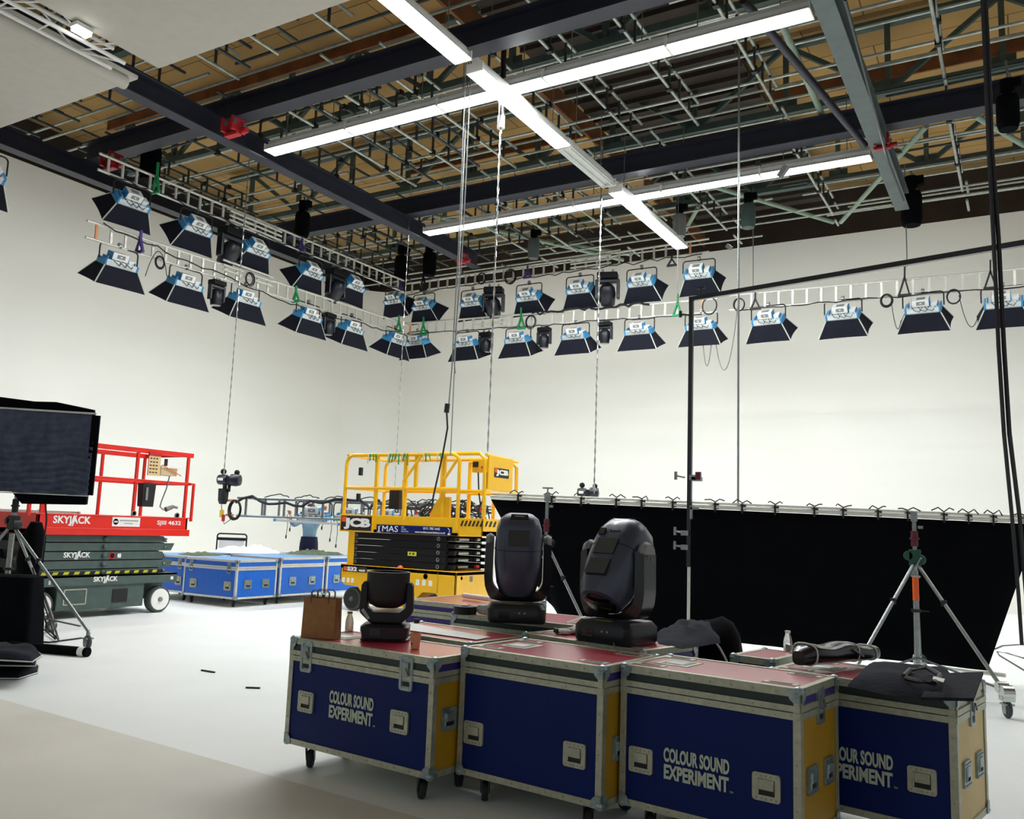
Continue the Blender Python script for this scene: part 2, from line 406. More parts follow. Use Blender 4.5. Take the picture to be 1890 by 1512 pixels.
# timber planks
for (x0, y0, x1, y1, lab) in ((1000-10, 145, 1145, 306, 'brown timber plank right of the diagonal strip lamp'), (800, -30, 880, 60, 'brown timber plank at the top edge beside the strip lamp'), (1190, 340, 1290, 445, 'brown timber plank beyond the middle cross beam')):
    p = atZ(x0, y0, 10.4); q = atZ(x1, y1, 10.4); q.x = p.x
    b = B().m('plank'); b.bar(p, q, .06, .42); tag(obj('timber_plank', b), lab, 'plank')
for i, (y, x0, x1) in enumerate(((12.2, -19, -9), (12.4, -5, 3), (17.6, -14, -8.5), (17.9, -4.5, 2))):
    b = B().m('plank'); b.bar((x0, y, 10.9), (x1, y, 10.9), .05, .3); tag(obj('roof_joist', b), ('brown timber joist under the boards at the left, before the middle beam', 'brown timber joist right of the duct bay, before the middle beam', 'brown timber joist at the left, beyond the middle beam', 'brown timber joist right of the duct bay, beyond the middle beam')[i], 'joist')
# scaffold tubes along x
rnd = random.Random(4)
first = None; y = 4.9; i = 0
ys = []
while y < 22.4:
    ys.append(y); y += rnd.choice((.22, .4, .5, .6))
for y in ys:
    segs = rnd.choice((((-18.2, -9.3), (-4.3, 7)), ((-18.0, -12.6), (-11.8, 3.0)), ((-18.2, -3.0), (-2.6, 8)), ((-17, -5), (-4.4, 7.5))))
    for x0, x1 in segs:
        z = 9.28+rnd.choice((0, .06, .3)); b = B().m('scaffold' if rnd.random() < .85 else 'scaffold_dark'); x0 += rnd.uniform(-.8, .8); x1 += rnd.uniform(-.8, .8)
        b.cyl((x0, y, z), (x1, y, z+rnd.uniform(-.02, .02)), .026, 8)
        o = obj('scaffold_tube', b, smooth=True)
        tag(o, 'thin galvanised scaffold tube running left to right under the roof', 'tube', 'scaffold tubes across the roof')
# ladder beams along y
def lattice(x, y0, y1, z, k, h=.42):
    t = thing('lattice_beam', 'galvanised lattice beam running away from the camera under the roof', 'lattice beam', (x, y0, z), group='lattice beams under the roof')
    L = y1-y0
    for zz in (0, h):
        b = B().m(k); b.cyl((0, 0, zz), (0, L, zz), .027, 8); obj('chord', b, t, smooth=True)
    b = B().m('scaffold_dark'); n = int(L/.5)
    for j in range(1, n): b.bar((0, j*L/n, 0), (0, j*L/n, h), .035, .035)
    obj('lacing', b, t)
    b = B().m('black')
    for j in range(2, n, 4): b.box((0, j*L/n, 0), (.09, .09, .1)); b.box((0, j*L/n+.1, h), (.09, .09, .1))
    obj('coupler', b, t)
    return t
rnd = random.Random(9)
x = -18.1
while x < 6:
    for (a, c) in ((4.4, 9.6), (10.4, 14.9), (15.6, 20.2), (20.7, 21.4)):
        if rnd.random() < .93:
            lattice(x+rnd.uniform(-.12, .12), a+rnd.uniform(-.3, .1), c+rnd.uniform(-.3, .2), 8.98, 'scaffold' if x > -12 else 'scaffold_dark')
            if x < -9 and rnd.random() < .6: lattice(x+.5, a+rnd.uniform(0, .5), c-rnd.uniform(0, .6), 9.02, 'scaffold_dark', .36)
    x += 1.32
# ------------------------------------------------------------ strip lamps
def strip(p, q, lab, lit=True, seg=None):
    p = Vector(p); q = Vector(q); L = (q-p).length; a = math.atan2(q.y-p.y, q.x-p.x)
    t = thing('strip_lamp', lab, 'strip lamp', p, a, group='long fluorescent strip lamps')
    b = B().m('sky_white'); b.bb(0, L, -.11, .11, .05, .11); b.bb(0, L, -.05, .05, .11, .2)
    b._add([(0, -.11, .05), (L, -.11, .05), (L, -.15, -.01), (0, -.15, -.01)], [(0, 1, 2, 3)]); b._add([(0, .11, .05), (L, .11, .05), (L, .15, -.01), (0, .15, -.01)], [(0, 1, 2, 3)])
    obj('housing', b, t)
    for yy in (-.07, .07):
        b = B().m('lamp_on' if lit else 'chrome'); b.cyl((.03, yy, 0), (L-.03, yy, 0), .034 if lit else .02, 10); obj('lamp_tube', b, t, smooth=True)
    b = B().m('white'); b.bb(-.008, .012, -.14, .14, -.02, .12); b.bb(L-.012, L+.008, -.14, .14, -.02, .12); obj('end_plate', b, t)
    b = B().m('cable_grey'); b.cyl((.4, 0, .2), (.4, 0, 1.32), .008, 6); b.cyl((L-.4, 0, .2), (L-.4, 0, 1.32), .008, 6); obj('hanger_wire', b, t)
    return t
n = 5
for (yy, row) in ((10.83, 'nearer crosswise row'), (15.74, 'farther crosswise row')):
    for k in range(n):
        x0 = -11.85 + k*1.94
        strip((x0, yy, 8.24), (x0+1.92, yy, 8.24), 'bright strip lamp, %s of the five in the %s' % (('leftmost', 'second from left', 'middle', 'second from right', 'rightmost')[k], row))
P = (7.0, 9.85), (10.2, 12.95), (15.45, 19.4)
strip((-6.61, 9.72, 8.0), (-6.61, 12.5, 8.0), 'bright strip lamp of the lengthwise row between the two cross beams')
strip((-6.61, 6.98, 8.0), (-6.61, 9.43, 8.0), 'bright strip lamp of the lengthwise row nearest the camera at the top edge')
strip((-6.61, 14.7, 8.0), (-6.61, 18.44, 8.0), 'bright strip lamp of the lengthwise row ending above the rear ladder truss')
strip((-6.61, 12.57, 8.0), (-6.61, 14.4, 8.0), 'unlit strip lamp of the lengthwise row just before the middle cross beam', False)
# ------------------------------------------------------------ white overhead panels
def slab(name, x0, x1, y0, y1, z, lab):
    b = B().m('panel_white'); b.bb(x0, x1, y0, y1, z, z+.06); return tag(obj(name, b, bevel=.01), lab, 'panel')
slab('ceiling_raft', -18.5, -10.42, -2, 7.06, 7.5, 'big white overhead panel in the top left corner, left of the truss gap')
slab('ceiling_raft', -9.9, -5.0, -1, 7.0, 7.5, 'big white overhead panel at the top edge, right of the truss gap')
t = thing('box_truss', 'white box truss lying in the gap between the two overhead panels', 'truss', (-10.2, 1.5, 7.42))
for (dx, dz) in ((-.14, .0), (.14, .0), (-.14, .28), (.14, .28)):
    b = B().m('white'); b.cyl((dx, 0, dz), (dx, 5.1, dz), .028, 10); obj('chord', b, t, smooth=True)
b = B().m('white')
for i in range(10):
    y = i*.51
    for dx in (-.14, .14): b.cyl((dx, y, 0 if i % 2 else .28), (dx, y+.5, .28 if i % 2 else 0), .012, 6)
    b.cyl((-.14, y, 0), (.14, y+.5 if i % 3 == 0 else y, 0), .012, 6)
obj('lacing', b, t)
b = B().m('panel_white'); b.tube([(-.33, y, .02) for y in (-1, 0, 1, 2, 3, 4, 5, 5.45)], [.1]*7+[.09], 12); tag(obj('rolled_cloth', b, smooth=True, loc=(-10.2, 1.5, 7.4)), 'white cloth roll along the edge of the left overhead panel', 'cloth')
t = thing('cool_work_lamp', 'small glaring white lamp in the truss gap at the top left', 'lamp', atZ(150, 62, 7.38))
b = B().m('sky_white'); b.bb(-.07, .07, -.11, .11, .05, .10); obj('housing', b, t); b = B().m('lamp_small'); b.bb(-.06, .06, -.10, .10, 0, .05); obj('lamp_glass', b, t)

# ------------------------------------------------------------ ladder trusses
def ladder(p, q, h, lab, ends=None, k='alu', step=.3):
    p = Vector(p); q = Vector(q); d = q-p; L = d.length; yaw = math.atan2(d.y, d.x); pitch = math.asin(d.z/L)
    t = thing('ladder_truss', lab, 'ladder truss', p, rot=(0, -pitch, yaw))
    for zz in (0, h):
        b = B().m(k); b.cyl((0, 0, zz), (L, 0, zz), .0255, 10); obj('rail', b, t, smooth=True)
    n = int((L-.4)/step); base = None; oo = None
    for j in range(n+1):
        if j == 0 or (j == n and ends) :
            b = B().m('orange_tape' if (ends and ((j == 0 and ends[0]) or (j == n and ends[1]))) else k); b.box((0, 0, h/2), (.045, .03, h)); o = obj('rung', b, t)
        elif base is None:
            b = B().m(k); b.box((0, 0, h/2), (.045, .03, h)); o = base = obj('rung', b, t)
        else: o = base.copy(); COL.objects.link(o)
        o.location = (.2+j*step, 0, 0)
    return t
ladder((-14.5, 9.2, 7.775), (-14.5, 18.35, 7.80), .31, 'silver ladder truss, upper one on the left wall side', (False, False))
ladder((-14.5, 9.1, 6.45), (-14.5, 18.75, 6.63), .31, 'silver ladder truss, lower one on the left wall side with orange left end', (True, True))
ladder((-14.9, 19.0, 7.93), (-6.15, 19.0, 8.02), .31, 'silver ladder truss, upper one in front of the rear wall', (False, True))
ladder((-14.9, 19.0, 6.77), (-5.95, 19.0, 6.565), .31, 'silver ladder truss, lower one in front of the rear wall', (True, True))
ladder((-5.67, 19.0, 6.58), (2.6, 19.0, 6.48), .34, 'silver ladder truss at the right carrying the last four softlights', (False, False))
# low ladder near the floor
LP, LQ = atD(436, 952, 18.6), atD(905, 968, 18.1)
ladder(LP, LQ, .38, 'grey ladder truss lowered to chest height behind the yellow lift', (False, False), 'steel', .42)
ladder(LP+Vector((-.16, .62, 0)), LQ+Vector((-.16, .62, 0)), .38, 'second grey ladder truss hanging just behind the lowered one', (False, False), 'steel', .38)

# ------------------------------------------------------------ softlights
def softlight(tilt, skirt=True, flare=.17, sh=.34):
    """hanging point at the origin; body .33 m below, long axis x, beam towards -z turned to +y by tilt"""
    t = thing('softlight', 'softlight', 'softlight')
    b = B().m('black'); b.tube([Vector(p)+Vector((0, 0, 0)) for p in arc_u(-.38, .38, -.34, -.05, .07)], .014, 8); b.box((0, 0, -.03), (.05, .05, .07)); obj('yoke', b, t, smooth=True)
    b = B().m('steel'); b.cyl((-.03, 0, .0), (.03, 0, .0), .04, 10); b.box((0, 0, -.01), (.05, .07, .06)); obj('hook_clamp', b, t)
    T = TR(0, 0, -.36) @ RX(tilt)
    b = B().m('sky_silver'); b.bb(-.31, .31, -.15, .15, -.07, .05, T); obj('body', b, t, bevel=.01)
    for sx in (-1, 1):
        b = B().m('sky_blue'); b.bb(sx*.315-.02, sx*.315+.02, -.16, .16, -.08, .055, T); b.bb(sx*.27-.012, sx*.27+.012, -.10, .10, .05, .10, T); obj('end_cap', b, t, bevel=.01)
    b = B().m('sky_white'); b.bb(-.19, .12, -.10, .11, .06, .20, T); b.m('sky_blue'); b.bb(-.20, -.19, -.10, .11, .05, .19, T); b.bb(.12, .13, -.10, .11, .05, .19, T)
    ps = obj('power_unit', b, t)
    b = B().m('sky_panel'); b.bb(-.11, .05, -.05, .06, .20, .204, T); b.bb(-.11, .05, -.104, -.10, .10, .17, T); b.m('white'); b.bb(-.05, -.01, -.108, -.103, .125, .145, T); obj('control_label', b, ps)
    b = B().m('sky_white'); b.bb(.15, .27, -.08, .08, .05, .12, T); obj('antenna_box', b, t)
    rn = random.Random(int(tilt)); b = B().m('cable')
    for k in range(3):
        x0 = -.2+.12*k; b.tube([(x0, -.1, .06), (x0+.05, -.19, .03), (x0+.14, -.17, -.02), (x0+.2, -.13, .07)], .007, 5, T)
    obj('lead', b, t)
    if skirt:
        a = [(-.33, -.17), (.33, -.17), (.33, .17), (-.33, .17)]; c = [(-.33-flare, -.17-flare), (.33+flare, -.17-flare), (.33+flare, .17+flare), (-.33-flare, .17+flare)]
        b = B().m('skirt')
        z0, z1 = -.06, -.06-sh
        for i in range(4):
            j = (i+1) % 4; N = 6
            vs = []
            for u in range(N+1):
                for w_ in range(4):
                    s_ = w_/3; uu = u/N
                    x = (a[i][0]*(1-uu)+a[j][0]*uu)*(1-s_)+(c[i][0]*(1-uu)+c[j][0]*uu)*s_
                    y = (a[i][1]*(1-uu)+a[j][1]*uu)*(1-s_)+(c[i][1]*(1-uu)+c[j][1]*uu)*s_
                    pin = 1-.06*4*uu*(1-uu)*s_
                    vs.append((x*pin, y*pin, z0+(z1-z0)*s_))
            b._add(vs, [(u*4+w_, (u+1)*4+w_, (u+1)*4+w_+1, u*4+w_+1) for u in range(N) for w_ in range(3)], T)
        sk = obj('skirt', b, t); md = sk.modifiers.new('thickness', 'SOLIDIFY'); md.thickness = .008
        b = B().m('offwhite')
        for i in range(4): b.bar((a[i][0], a[i][1], z0), (c[i][0], c[i][1], z1), .022, .012, T=T)
        obj('corner_rod', b, sk)
        b = B().m('white'); b.bb(-.27, .27, -.13, .13, -.085, -.075, T); obj('diffuser', b, t)
    return t
def hang(proto_, loc, rz, lab, group, first=[]):
    key = proto_.name
    if key not in first:
        first.append(key); proto_.location = loc; proto_.rotation_euler = (0, 0, rz); tag(proto_, lab, 'softlight', group); return proto_
    return dup(proto_, loc, rz, lab, group)
S_hi = softlight(48); S_lo = softlight(22); S_mid = softlight(36); S_bare = softlight(6, skirt=False)
ordn = ['leftmost', 'second', 'third', 'fourth', 'fifth', 'sixth', 'seventh', 'eighth']
def row(proto_, pts, plane, val, dz, rz, lab, group):
    for i, (x, y) in enumerate(pts):
        p = atX(x, y, val) if plane == 'x' else atY(x, y, val)
        p.z += dz; hang(proto_, p, rz + math.radians(((i*37) % 9)-4), lab % ((ordn[i] if i == 0 else ordn[i]+' from the left')), group)
G = 'softlights hanging from the ladder trusses'
row(S_hi, [(243, 371), (362, 419), (472, 459), (573, 501), (652, 525)], 'x', -14.5, .36, math.pi/2, 'blue silver softlight, %s under the upper left wall truss', G)
row(S_lo, [(218, 487), (342, 524), (452, 553), (568, 584), (648, 607), (728, 628)], 'x', -14.5, .36, math.pi/2, 'blue silver softlight, %s under the lower left wall truss', G)
row(S_hi, [(729, 552), (782, 563), (872, 556), (976, 546), (1070, 532), (1184, 519), (1290, 504)], 'y', 19.0, .36, 0, 'blue silver softlight, %s under the upper rear truss', G)
row(S_lo, [(770, 632), (862, 634), (956, 627), (1062, 620), (1180, 611), (1294, 602)], 'y', 19.0, .36, 0, 'blue silver softlight, %s under the lower rear truss', G)
row(S_mid, [(1418, 590), (1556, 580), (1704, 568), (1852, 558)], 'y', 19.0, .36, 0, 'blue silver softlight, %s under the right-hand truss', G)
row(S_hi, [(-36, 312)], 'x', -13.6, .36, math.pi/2, 'blue silver softlight at the far left nearest the camera, %s of all', G)
# skirtless softlights carried on the lowered truss
dirv = (LQ-LP).normalized(); yawL = math.atan2(dirv.y, dirv.x)
for i, s_ in enumerate((1.55, 2.35, 3.15, 3.95)):
    p = LP+dirv*s_+Vector((-.08, .3, .40)); lab = 'skirtless silver softlight on the lowered truss, %s' % ('leftmost, left of the person', 'beside the right arm of the person', 'between the person and the yellow lift', 'seen through the left railings of the yellow lift')[i]
    hang(S_bare, p, yawL, lab, 'softlights on the lowered truss')
for i, x in enumerate((700, 760, 830, 880)):
    hang(S_bare, atD(x, 936, 18.9), yawL, 'skirtless silver softlight behind the yellow railings, %s' % ('left of its middle posts', 'just left of the middle of the deck', 'behind the tall right post', 'beside the control box')[i], 'softlights on the lowered truss')
# ------------------------------------------------------------ hung moving heads
def mover(turn, s=1.0):
    t = thing('moving_head_lamp', 'x', 'moving head lamp'); t.scale = (s,)*3
    b = B().m('black_steel'); b.bb(-.20, .20, -.13, .13, -.18, -.05); obj('base', b, t, bevel=.02)
    b = B().m('steel'); b.box((-.1, 0, -.02), (.04, .05, .09)); b.box((.1, 0, -.02), (.04, .05, .09)); obj('hook_clamp', b, t)
    b = B().m('black_plastic'); b.bb(-.24, -.18, -.07, .07, -.58, -.22); b.bb(.18, .24, -.07, .07, -.58, -.22); b.bb(-.24, .24, -.07, .07, -.26, -.18); obj('yoke', b, t, bevel=.02)
    T = TR(0, 0, -.47) @ RX(turn)
    b = B().m('black_plastic'); b.lathe([(.0, .2), (.10, .19), (.15, .12), (.165, 0), (.15, -.12), (.135, -.22), (.0, -.22)], 20, T); hd = obj('head', b, t, smooth=True)
    b = B().m('glass_dark'); b.lathe([(.0, -.235), (.12, -.225), (.12, -.2)], 20, T); obj('lens', b, hd, smooth=True)
    return t
m_big = mover(35, 1.25); m_dn = mover(0, .82); used = set()
def hangm(pr, loc, rz, lab):
    if pr.name not in used: used.add(pr.name); pr.location = loc; pr.rotation_euler = (0, 0, rz); pr['label'] = lab; pr['group'] = 'moving head lamps on the trusses'
    else: dup(pr, loc, rz, lab, 'moving head lamps on the trusses')
for (x, y, pl, lab) in ((428, 418, 'x', 'big moving head lamp between second and third softlights of the upper left wall truss'), (622, 494, 'x', 'big moving head lamp before the last softlight of the upper left wall truss'),
                    (912, 527, 'y', 'big black moving head lamp behind the white chain, upper truss before the rear wall'), (1122, 500, 'y', 'big black moving head lamp hanging vertically, upper truss before the rear wall')):
    hangm(m_big, (atX(x, y, -14.5) if pl == 'x' else atY(x, y, 19.0)), math.pi/2 if pl == 'x' else .3, lab)
for (x, y, pl, lab) in ((402, 515, 'x', 'small moving head lamp between second and third softlights, lower left truss'), (608, 576, 'x', 'small moving head lamp between fourth and fifth softlights, lower left truss'),
                    (898, 611, 'y', 'small black moving head lamp right of the second softlight, lower rear truss'), (1005, 602, 'y', 'small moving head lamp between third and fourth softlights, lower rear truss'), (1117, 592, 'y', 'small moving head lamp between fourth and fifth softlights, lower rear truss')):
    hangm(m_dn, (atX(x, y, -14.5) if pl == 'x' else atY(x, y, 19.0)), math.pi/2 if pl == 'x' else 0, lab)
# ------------------------------------------------------------ cables on the trusses
def cable(name, pts, r, lab, cat='cable', k='cable', group=None):
    b = B().m(k); b.tube(pts, r, 6); return tag(obj(name, b, smooth=True), lab, cat, group)
def along(p, q, n, amp, seed, off=(0, 0, 0)):
    rn = random.Random(seed); p = Vector(p); q = Vector(q); out = []
    for i in range(n+1):
        v = p.lerp(q, i/n)+Vector(off); v.z += rn.uniform(-amp, amp*.4)
        v.x += rn.uniform(-.03, .03); v.y += rn.uniform(-.03, .03); out.append(v)
    return out
cable('power_cable', along((-14.46, 9.4, 7.78), (-14.46, 18.2, 7.82), 40, .07, 1), .013, 'black cable run along the bottom rail of the upper left truss')
cable('power_cable', along((-14.46, 9.4, 6.78), (-14.46, 14.0, 6.45), 20, .05, 2)+along((-14.46, 14.2, 6.48), (-14.46, 18.6, 6.6), 20, .08, 3), .013, 'black cable dropping from top to bottom rail of the lower left truss')
cable('power_cable', along((-14.8, 18.96, 7.93), (-6.3, 18.96, 8.0), 40, .06, 4), .012, 'black cable run along the bottom rail of the upper rear truss')
cable('power_cable', along((-10.8, 18.96, 7.0), (-7.6, 18.96, 6.95), 26, .06, 5), .028, 'thick black cable bundle on the top rail of the lower rear truss')
cable('power_cable', along((-14.8, 18.96, 6.77), (-6.3, 18.96, 6.56), 40, .05, 6), .012, 'black cable run along the bottom rail of the lower rear truss')
cable('power_cable', along((-5.5, 18.96, 6.58), (2.4, 18.96, 6.48), 40, .04, 7), .012, 'black cable run along the bottom rail of the right-hand truss')
cable('power_cable', along(LP+Vector((0, -.05, .37)), LQ+Vector((0, -.05, .37)), 30, .14, 8), .03, 'thick black cable draped along the lowered truss')
for i in range(7):
    t0 = .12+i*.12; p = LP.lerp(LQ, t0)+Vector((0, -.08, .40)); cable('power_cable', sag(p, p+dirv*.55+Vector((0, -.02, .02)), -.06, 8, seed=i, wob=.02), .012, 'short black cable loop rising from the lowered truss', group='short cable loops on the lowered truss')
rn = random.Random(3)
for k, (x0, x1, yy) in enumerate(((740, 800, 945), (800, 850, 940), (850, 895, 938))):
    b = B().m('cable')
    for j in range(16):
        p = atD(rn.uniform(x0, x1), yy+rn.uniform(-6, 14), 18.0); b.tube([p, p+Vector((rn.uniform(-.3, .3), 0, rn.uniform(-.25, .25))), p+Vector((rn.uniform(-.4, .4), 0, rn.uniform(-.3, .2)))], .016, 5)
    b.m('red')
    for j in range(2): p = atD(rn.uniform(x0, x1), yy+rn.uniform(-6, 8), 17.95); b.box(p, (.04, .04, .09))
    tag(obj('cable_tangle', b), 'tangle of black leads with red plugs on the lowered truss, %s' % ('left of the middle of the yellow lift', 'behind the right half of the yellow deck', 'beside the yellow control box')[k], 'cables', kind='stuff')
def coil(c, r, ax, lab, k='cable', n=3):
    b = B().m(k); rn = random.Random(int(r*1000)+n)
    for j in range(n):
        rr_ = r*rn.uniform(.85, 1.1); off = rn.uniform(-.03, .03)
        pts = []
        for i in range(18):
            a = 2*math.pi*i/18; u = rr_*math.cos(a)*(.85); v_ = rr_*math.sin(a)-rr_*.2
            pts.append(Vector(c)+(Vector((u, off, v_)) if ax == 'y' else Vector((off, u, v_))))
        b.tube(pts, .011, 5, closed=True)
    tag(obj('cable_coil', b, smooth=True), lab, 'cable coil')
for (x, y, r, lab) in ((889, 512, .14, 'thin cable coil on the upper rear truss, left of the blue strap'), (942, 508, .19, 'thick black cable coil in the upper rear truss, left of the centre winch strap'), (980, 592, .17, 'black cable coil in the lower rear truss, right of the green sling'), (1310, 562, .2, 'mixed cable coil at the right end of the lower rear truss'),
                  (1364, 560, .15, 'grey green cable coil at the left end of the right-hand truss'), (1636, 552, .13, 'round blue-taped cable coil between second and third softlights of the right-hand truss'), (1760, 545, .15, 'round blue-taped cable coil on the right-hand truss, before the last softlight')):
    coil(atY(x, y, 18.9), r, 'y', lab, n=4)
coil(atX(461, 513, -14.4), .14, 'x', 'cable coil on the lower left truss, right of the third softlight')
coil(atX(297, 482, -14.4), .12, 'x', 'cable coil under the lower left truss, right of the purple sling')
coil(atD(433, 938, 18.45), .20, 'y', 'heavy black cable coil hung on the left end of the lowered truss', n=8)
for (a, c, dr, lab) in (((1295, 600), (1316, 600), .95, 'thin grey cable loop hanging below the last softlight of the lower rear truss'), ((1318, 610), (1362, 560), 1.2, 'long grey cable swag between the rear truss and the right-hand truss')):
    cable('hanging_cable', sag(atY(a[0], a[1], 18.9), atY(c[0], c[1], 18.9), dr), .01, lab, k='cable_grey')
for (a, c, dr, lab) in (((1645, 556), (1663, 592), .35, 'thin cable swag before the third softlight of the right-hand truss'), ((1770, 545), (1805, 584), .4, 'thin cable swag before the last softlight of the right-hand truss'), ((268, 510), (308, 510), -.5, 'thin cable arch between the first two softlights, lower left truss')):
    f_ = (lambda q: atY(q[0], q[1], 18.9)) if a[0] > 700 else (lambda q: atX(q[0], q[1], -14.4))
    cable('hanging_cable', sag(f_(a), f_(c), dr), .008, lab, k='cable')
# pipe bundles clamped on the trusses
def bundle(c, ax, L, lab):
    b = B().m('alu'); c = Vector(c)
    for k in range(3):
        d = Vector((L/2, 0, 0)) if ax == 'x' else Vector((0, L/2, 0)); o_ = Vector((0, -.06, .1*k)) if ax == 'x' else Vector((.06, 0, .1*k))
        b.cyl(c-d+o_, c+d+o_, .026, 8)
    tag(obj('spare_pipe_bundle', b, smooth=True), lab, 'pipes')
bundle(atX(470, 418, -14.5)+Vector((0, 0, -.1)), 'y', 1.5, 'three short spare pipes clamped across the upper left truss')
bundle(atX(455, 505, -14.5)+Vector((0, 0, -.1)), 'y', 1.4, 'three short spare pipes clamped across the lower left truss')
bundle(atY(1092, 484, 19)+Vector((0, 0, -.1)), 'x', 1.1, 'three short spare pipes clamped across the upper rear truss')
bundle(atY(908, 598, 19)+Vector((0, 0, -.1)), 'x', 1.0, 'three short spare pipes clamped across the lower rear truss')
# slings
def sling(top, bot, k, lab, wd=.1):
    top = Vector(top); bot = Vector(bot); b = B().m(k); mid = top.lerp(bot, .4)
    b.bar(top, mid, .05, .03)
    for s_ in (-1, 1): b.bar(mid, bot+Vector((s_*wd, 0, 0)), .055, .03); 
    b.bar(bot+Vector((-wd-.02, 0, 0)), bot+Vector((wd+.02, 0, 0)), .05, .05)
    tag(obj('lifting_sling', b), lab, 'sling')
for (x0, y0, x1, y1, pl, k, lab) in ((292, 300, 287, 355, 'x', 'green', 'green sling on the upper left truss near its left end'), (261, 425, 257, 465, 'x', 'purple', 'purple sling on the lower left truss near its left end'),
     (547, 528, 546, 556, 'x', 'green', 'green sling on the lower left truss below the fourth softlight'), (737, 582, 735, 612, 'x', 'green', 'left one of the two green slings at the corner of the lower trusses'), (558, 440, 556, 462, 'x', 'purple', 'purple sling on the upper left truss under a winch'),
     (782, 585, 781, 618, 'y', 'green', 'right one of the two green slings at the corner of the lower trusses'), (962, 568, 962, 606, 'y', 'green', 'green sling on the lower rear truss above the third softlight'), (1251, 542, 1250, 582, 'y', 'green', 'green sling on the lower rear truss near the black pole'),
     (739, 512, 737, 532, 'y', 'purple', 'purple sling at the corner of the upper trusses'), (782, 495, 781, 535, 'y', 'black', 'black strap at the corner beside the upper rear truss'), (1240, 470, 1240, 490, 'y', 'black_plastic', 'black strap on the upper rear truss near the last strip lamp'),
     (974, 490, 973, 512, 'y', 'purple', 'dark blue strap holding the middle of the upper rear truss'), (1394, 540, 1394, 570, 'y', 'black', 'black sling at the left end of the right-hand truss'), (1670, 490, 1669, 545, 'y', 'black', 'black sling in the middle of the right-hand truss'), (1828, 480, 1828, 532, 'y', 'black', 'black sling at the right of the right-hand truss')):
    f_ = (lambda q: atX(q[0], q[1], -14.45)) if pl == 'x' else (lambda q: atY(q[0], q[1], 18.95))
    sling(f_((x0, y0)), f_((x1, y1)), k, lab, .1)
# winches and chain bags at the roof
def winch(c, s, lab, k='black', ztop=8.95):
    k = 'cloth_black' if k == 'black' else k
    c = Vector(c); t = thing('chain_winch', lab, 'winch', c); t.scale = (s,)*3
    b = B().m(k); b.lathe([(.0, -.3), (.13, -.3), (.16, -.2), (.16, .18), (.14, .24), (0, .26)], 16); obj('bag', b, t, smooth=True)
    b = B().m('cloth_black'); b.lathe([(0, .3), (.1, .3), (.1, .5), (0, .52)], 12); b.box((.12, 0, .42), (.14, .12, .14)); obj('motor', b, t)
    b = B().m('steel'); h = max(.6, (ztop-c.z)/s); b.tube([(0, 0, .5), (.02, 0, .55), (0, 0, h)], .022, 6); b.cyl((-.08, 0, .24), (-.08, 0, .45), .012, 6); b.cyl((.08, 0, .24), (.08, 0, .45), .012, 6); obj('suspension_chain', b, t)
    return t
for (x, y, pl, v, s, k, lab) in ((278, 300, 'x', -15.0, 1.25, 'black', 'big black chain winch above the left end of the upper left truss'), (558, 413, 'x', -14.6, 1.1, 'black', 'black chain winch above the middle of the upper left truss'), (741, 493, 'x', -14.6, 1.2, 'black', 'left of the two black chain winches above the room corner'),
     (793, 486, 'y', 19.0, 1.2, 'black', 'right of the two black chain winches above the room corner'), (985, 458, 'y', 19.0, .95, 'beam_grey', 'grey pair of chain bags above the middle of the upper rear truss'), (1254, 415, 'y', 19.35, 1.0, 'sky_panel', 'grey netted chain bag above the right end of the upper rear truss'),
     (1381, 397, 'y', 18.6, 1.0, 'lift_green', 'green grey chain bag above the gap between the rear trusses'), (1682, 383, 'y', 18.9, 1.3, 'black', 'black round chain winch at the end of the grey beam'), (1860, 205, 'y', 14.6, 1.0, 'black', 'black chain winch behind the thick hanging cables at the right')):
    winch(atX(x, y, v) if pl == 'x' else atY(x, y, v), s, lab, k)
# chains, wires
def chain(p, q, r, lab, k='chrome'):
    p = Vector(p); q = Vector(q); L = (q-p).length; n = int(L/.09); n = min(n, 130)
    b = B().m(k); b.tube([p.lerp(q, i/n) for i in range(n+1)], [r if i % 2 else r*.45 for i in range(n+1)], 6)
    tag(obj('chain', b), lab, 'chain')
def wire(pts, r, lab, k='cable_grey'): cable('wire', pts, r, lab, 'wire', k)
def pt(x, y, d): return atD(x, y, d)
def vert(x, y, d, y2, top=9.32):  # plumb line from a point down to picture row y2
    p = atD(x, y, d); dd = ray(x, y2)
    s_ = (p.x*dd.x+p.y*dd.y)/(dd.x**2+dd.y**2); return (Vector((p.x, p.y, top)) if top else p), Vector((p.x, p.y, HC+s_*dd.z))
p, q = vert(925, 215, 13.6, 835, None); chain(p, q, .018, 'heavy white chain hanging from the strip lamps down behind the yellow lift')
b = B().m('black_gloss'); b.cyl(Vector((p.x, p.y, 9.2)), p, .045, 10); b.m('chrome'); b.cyl(p+Vector((0, 0, 0)), p+Vector((0, 0, -.2)), .06, 10); tag(obj('chain_hook', b), 'dark hook fitting at the top of the heavy white chain', 'hook')
p, q = vert(1110, 345, 17.5, 912); chain(p, q, .022, 'white chain in front of the rear trusses, right of the centre')
p, q = vert(456, 345, 18.55, 878); chain(p, q, .017, 'pale chain before the left wall, down to the winch on the lowered truss')
p, q = vert(751, 490, 20.0, 940); chain(p, q, .013, 'thin pale chain at the room corner between the softlights')
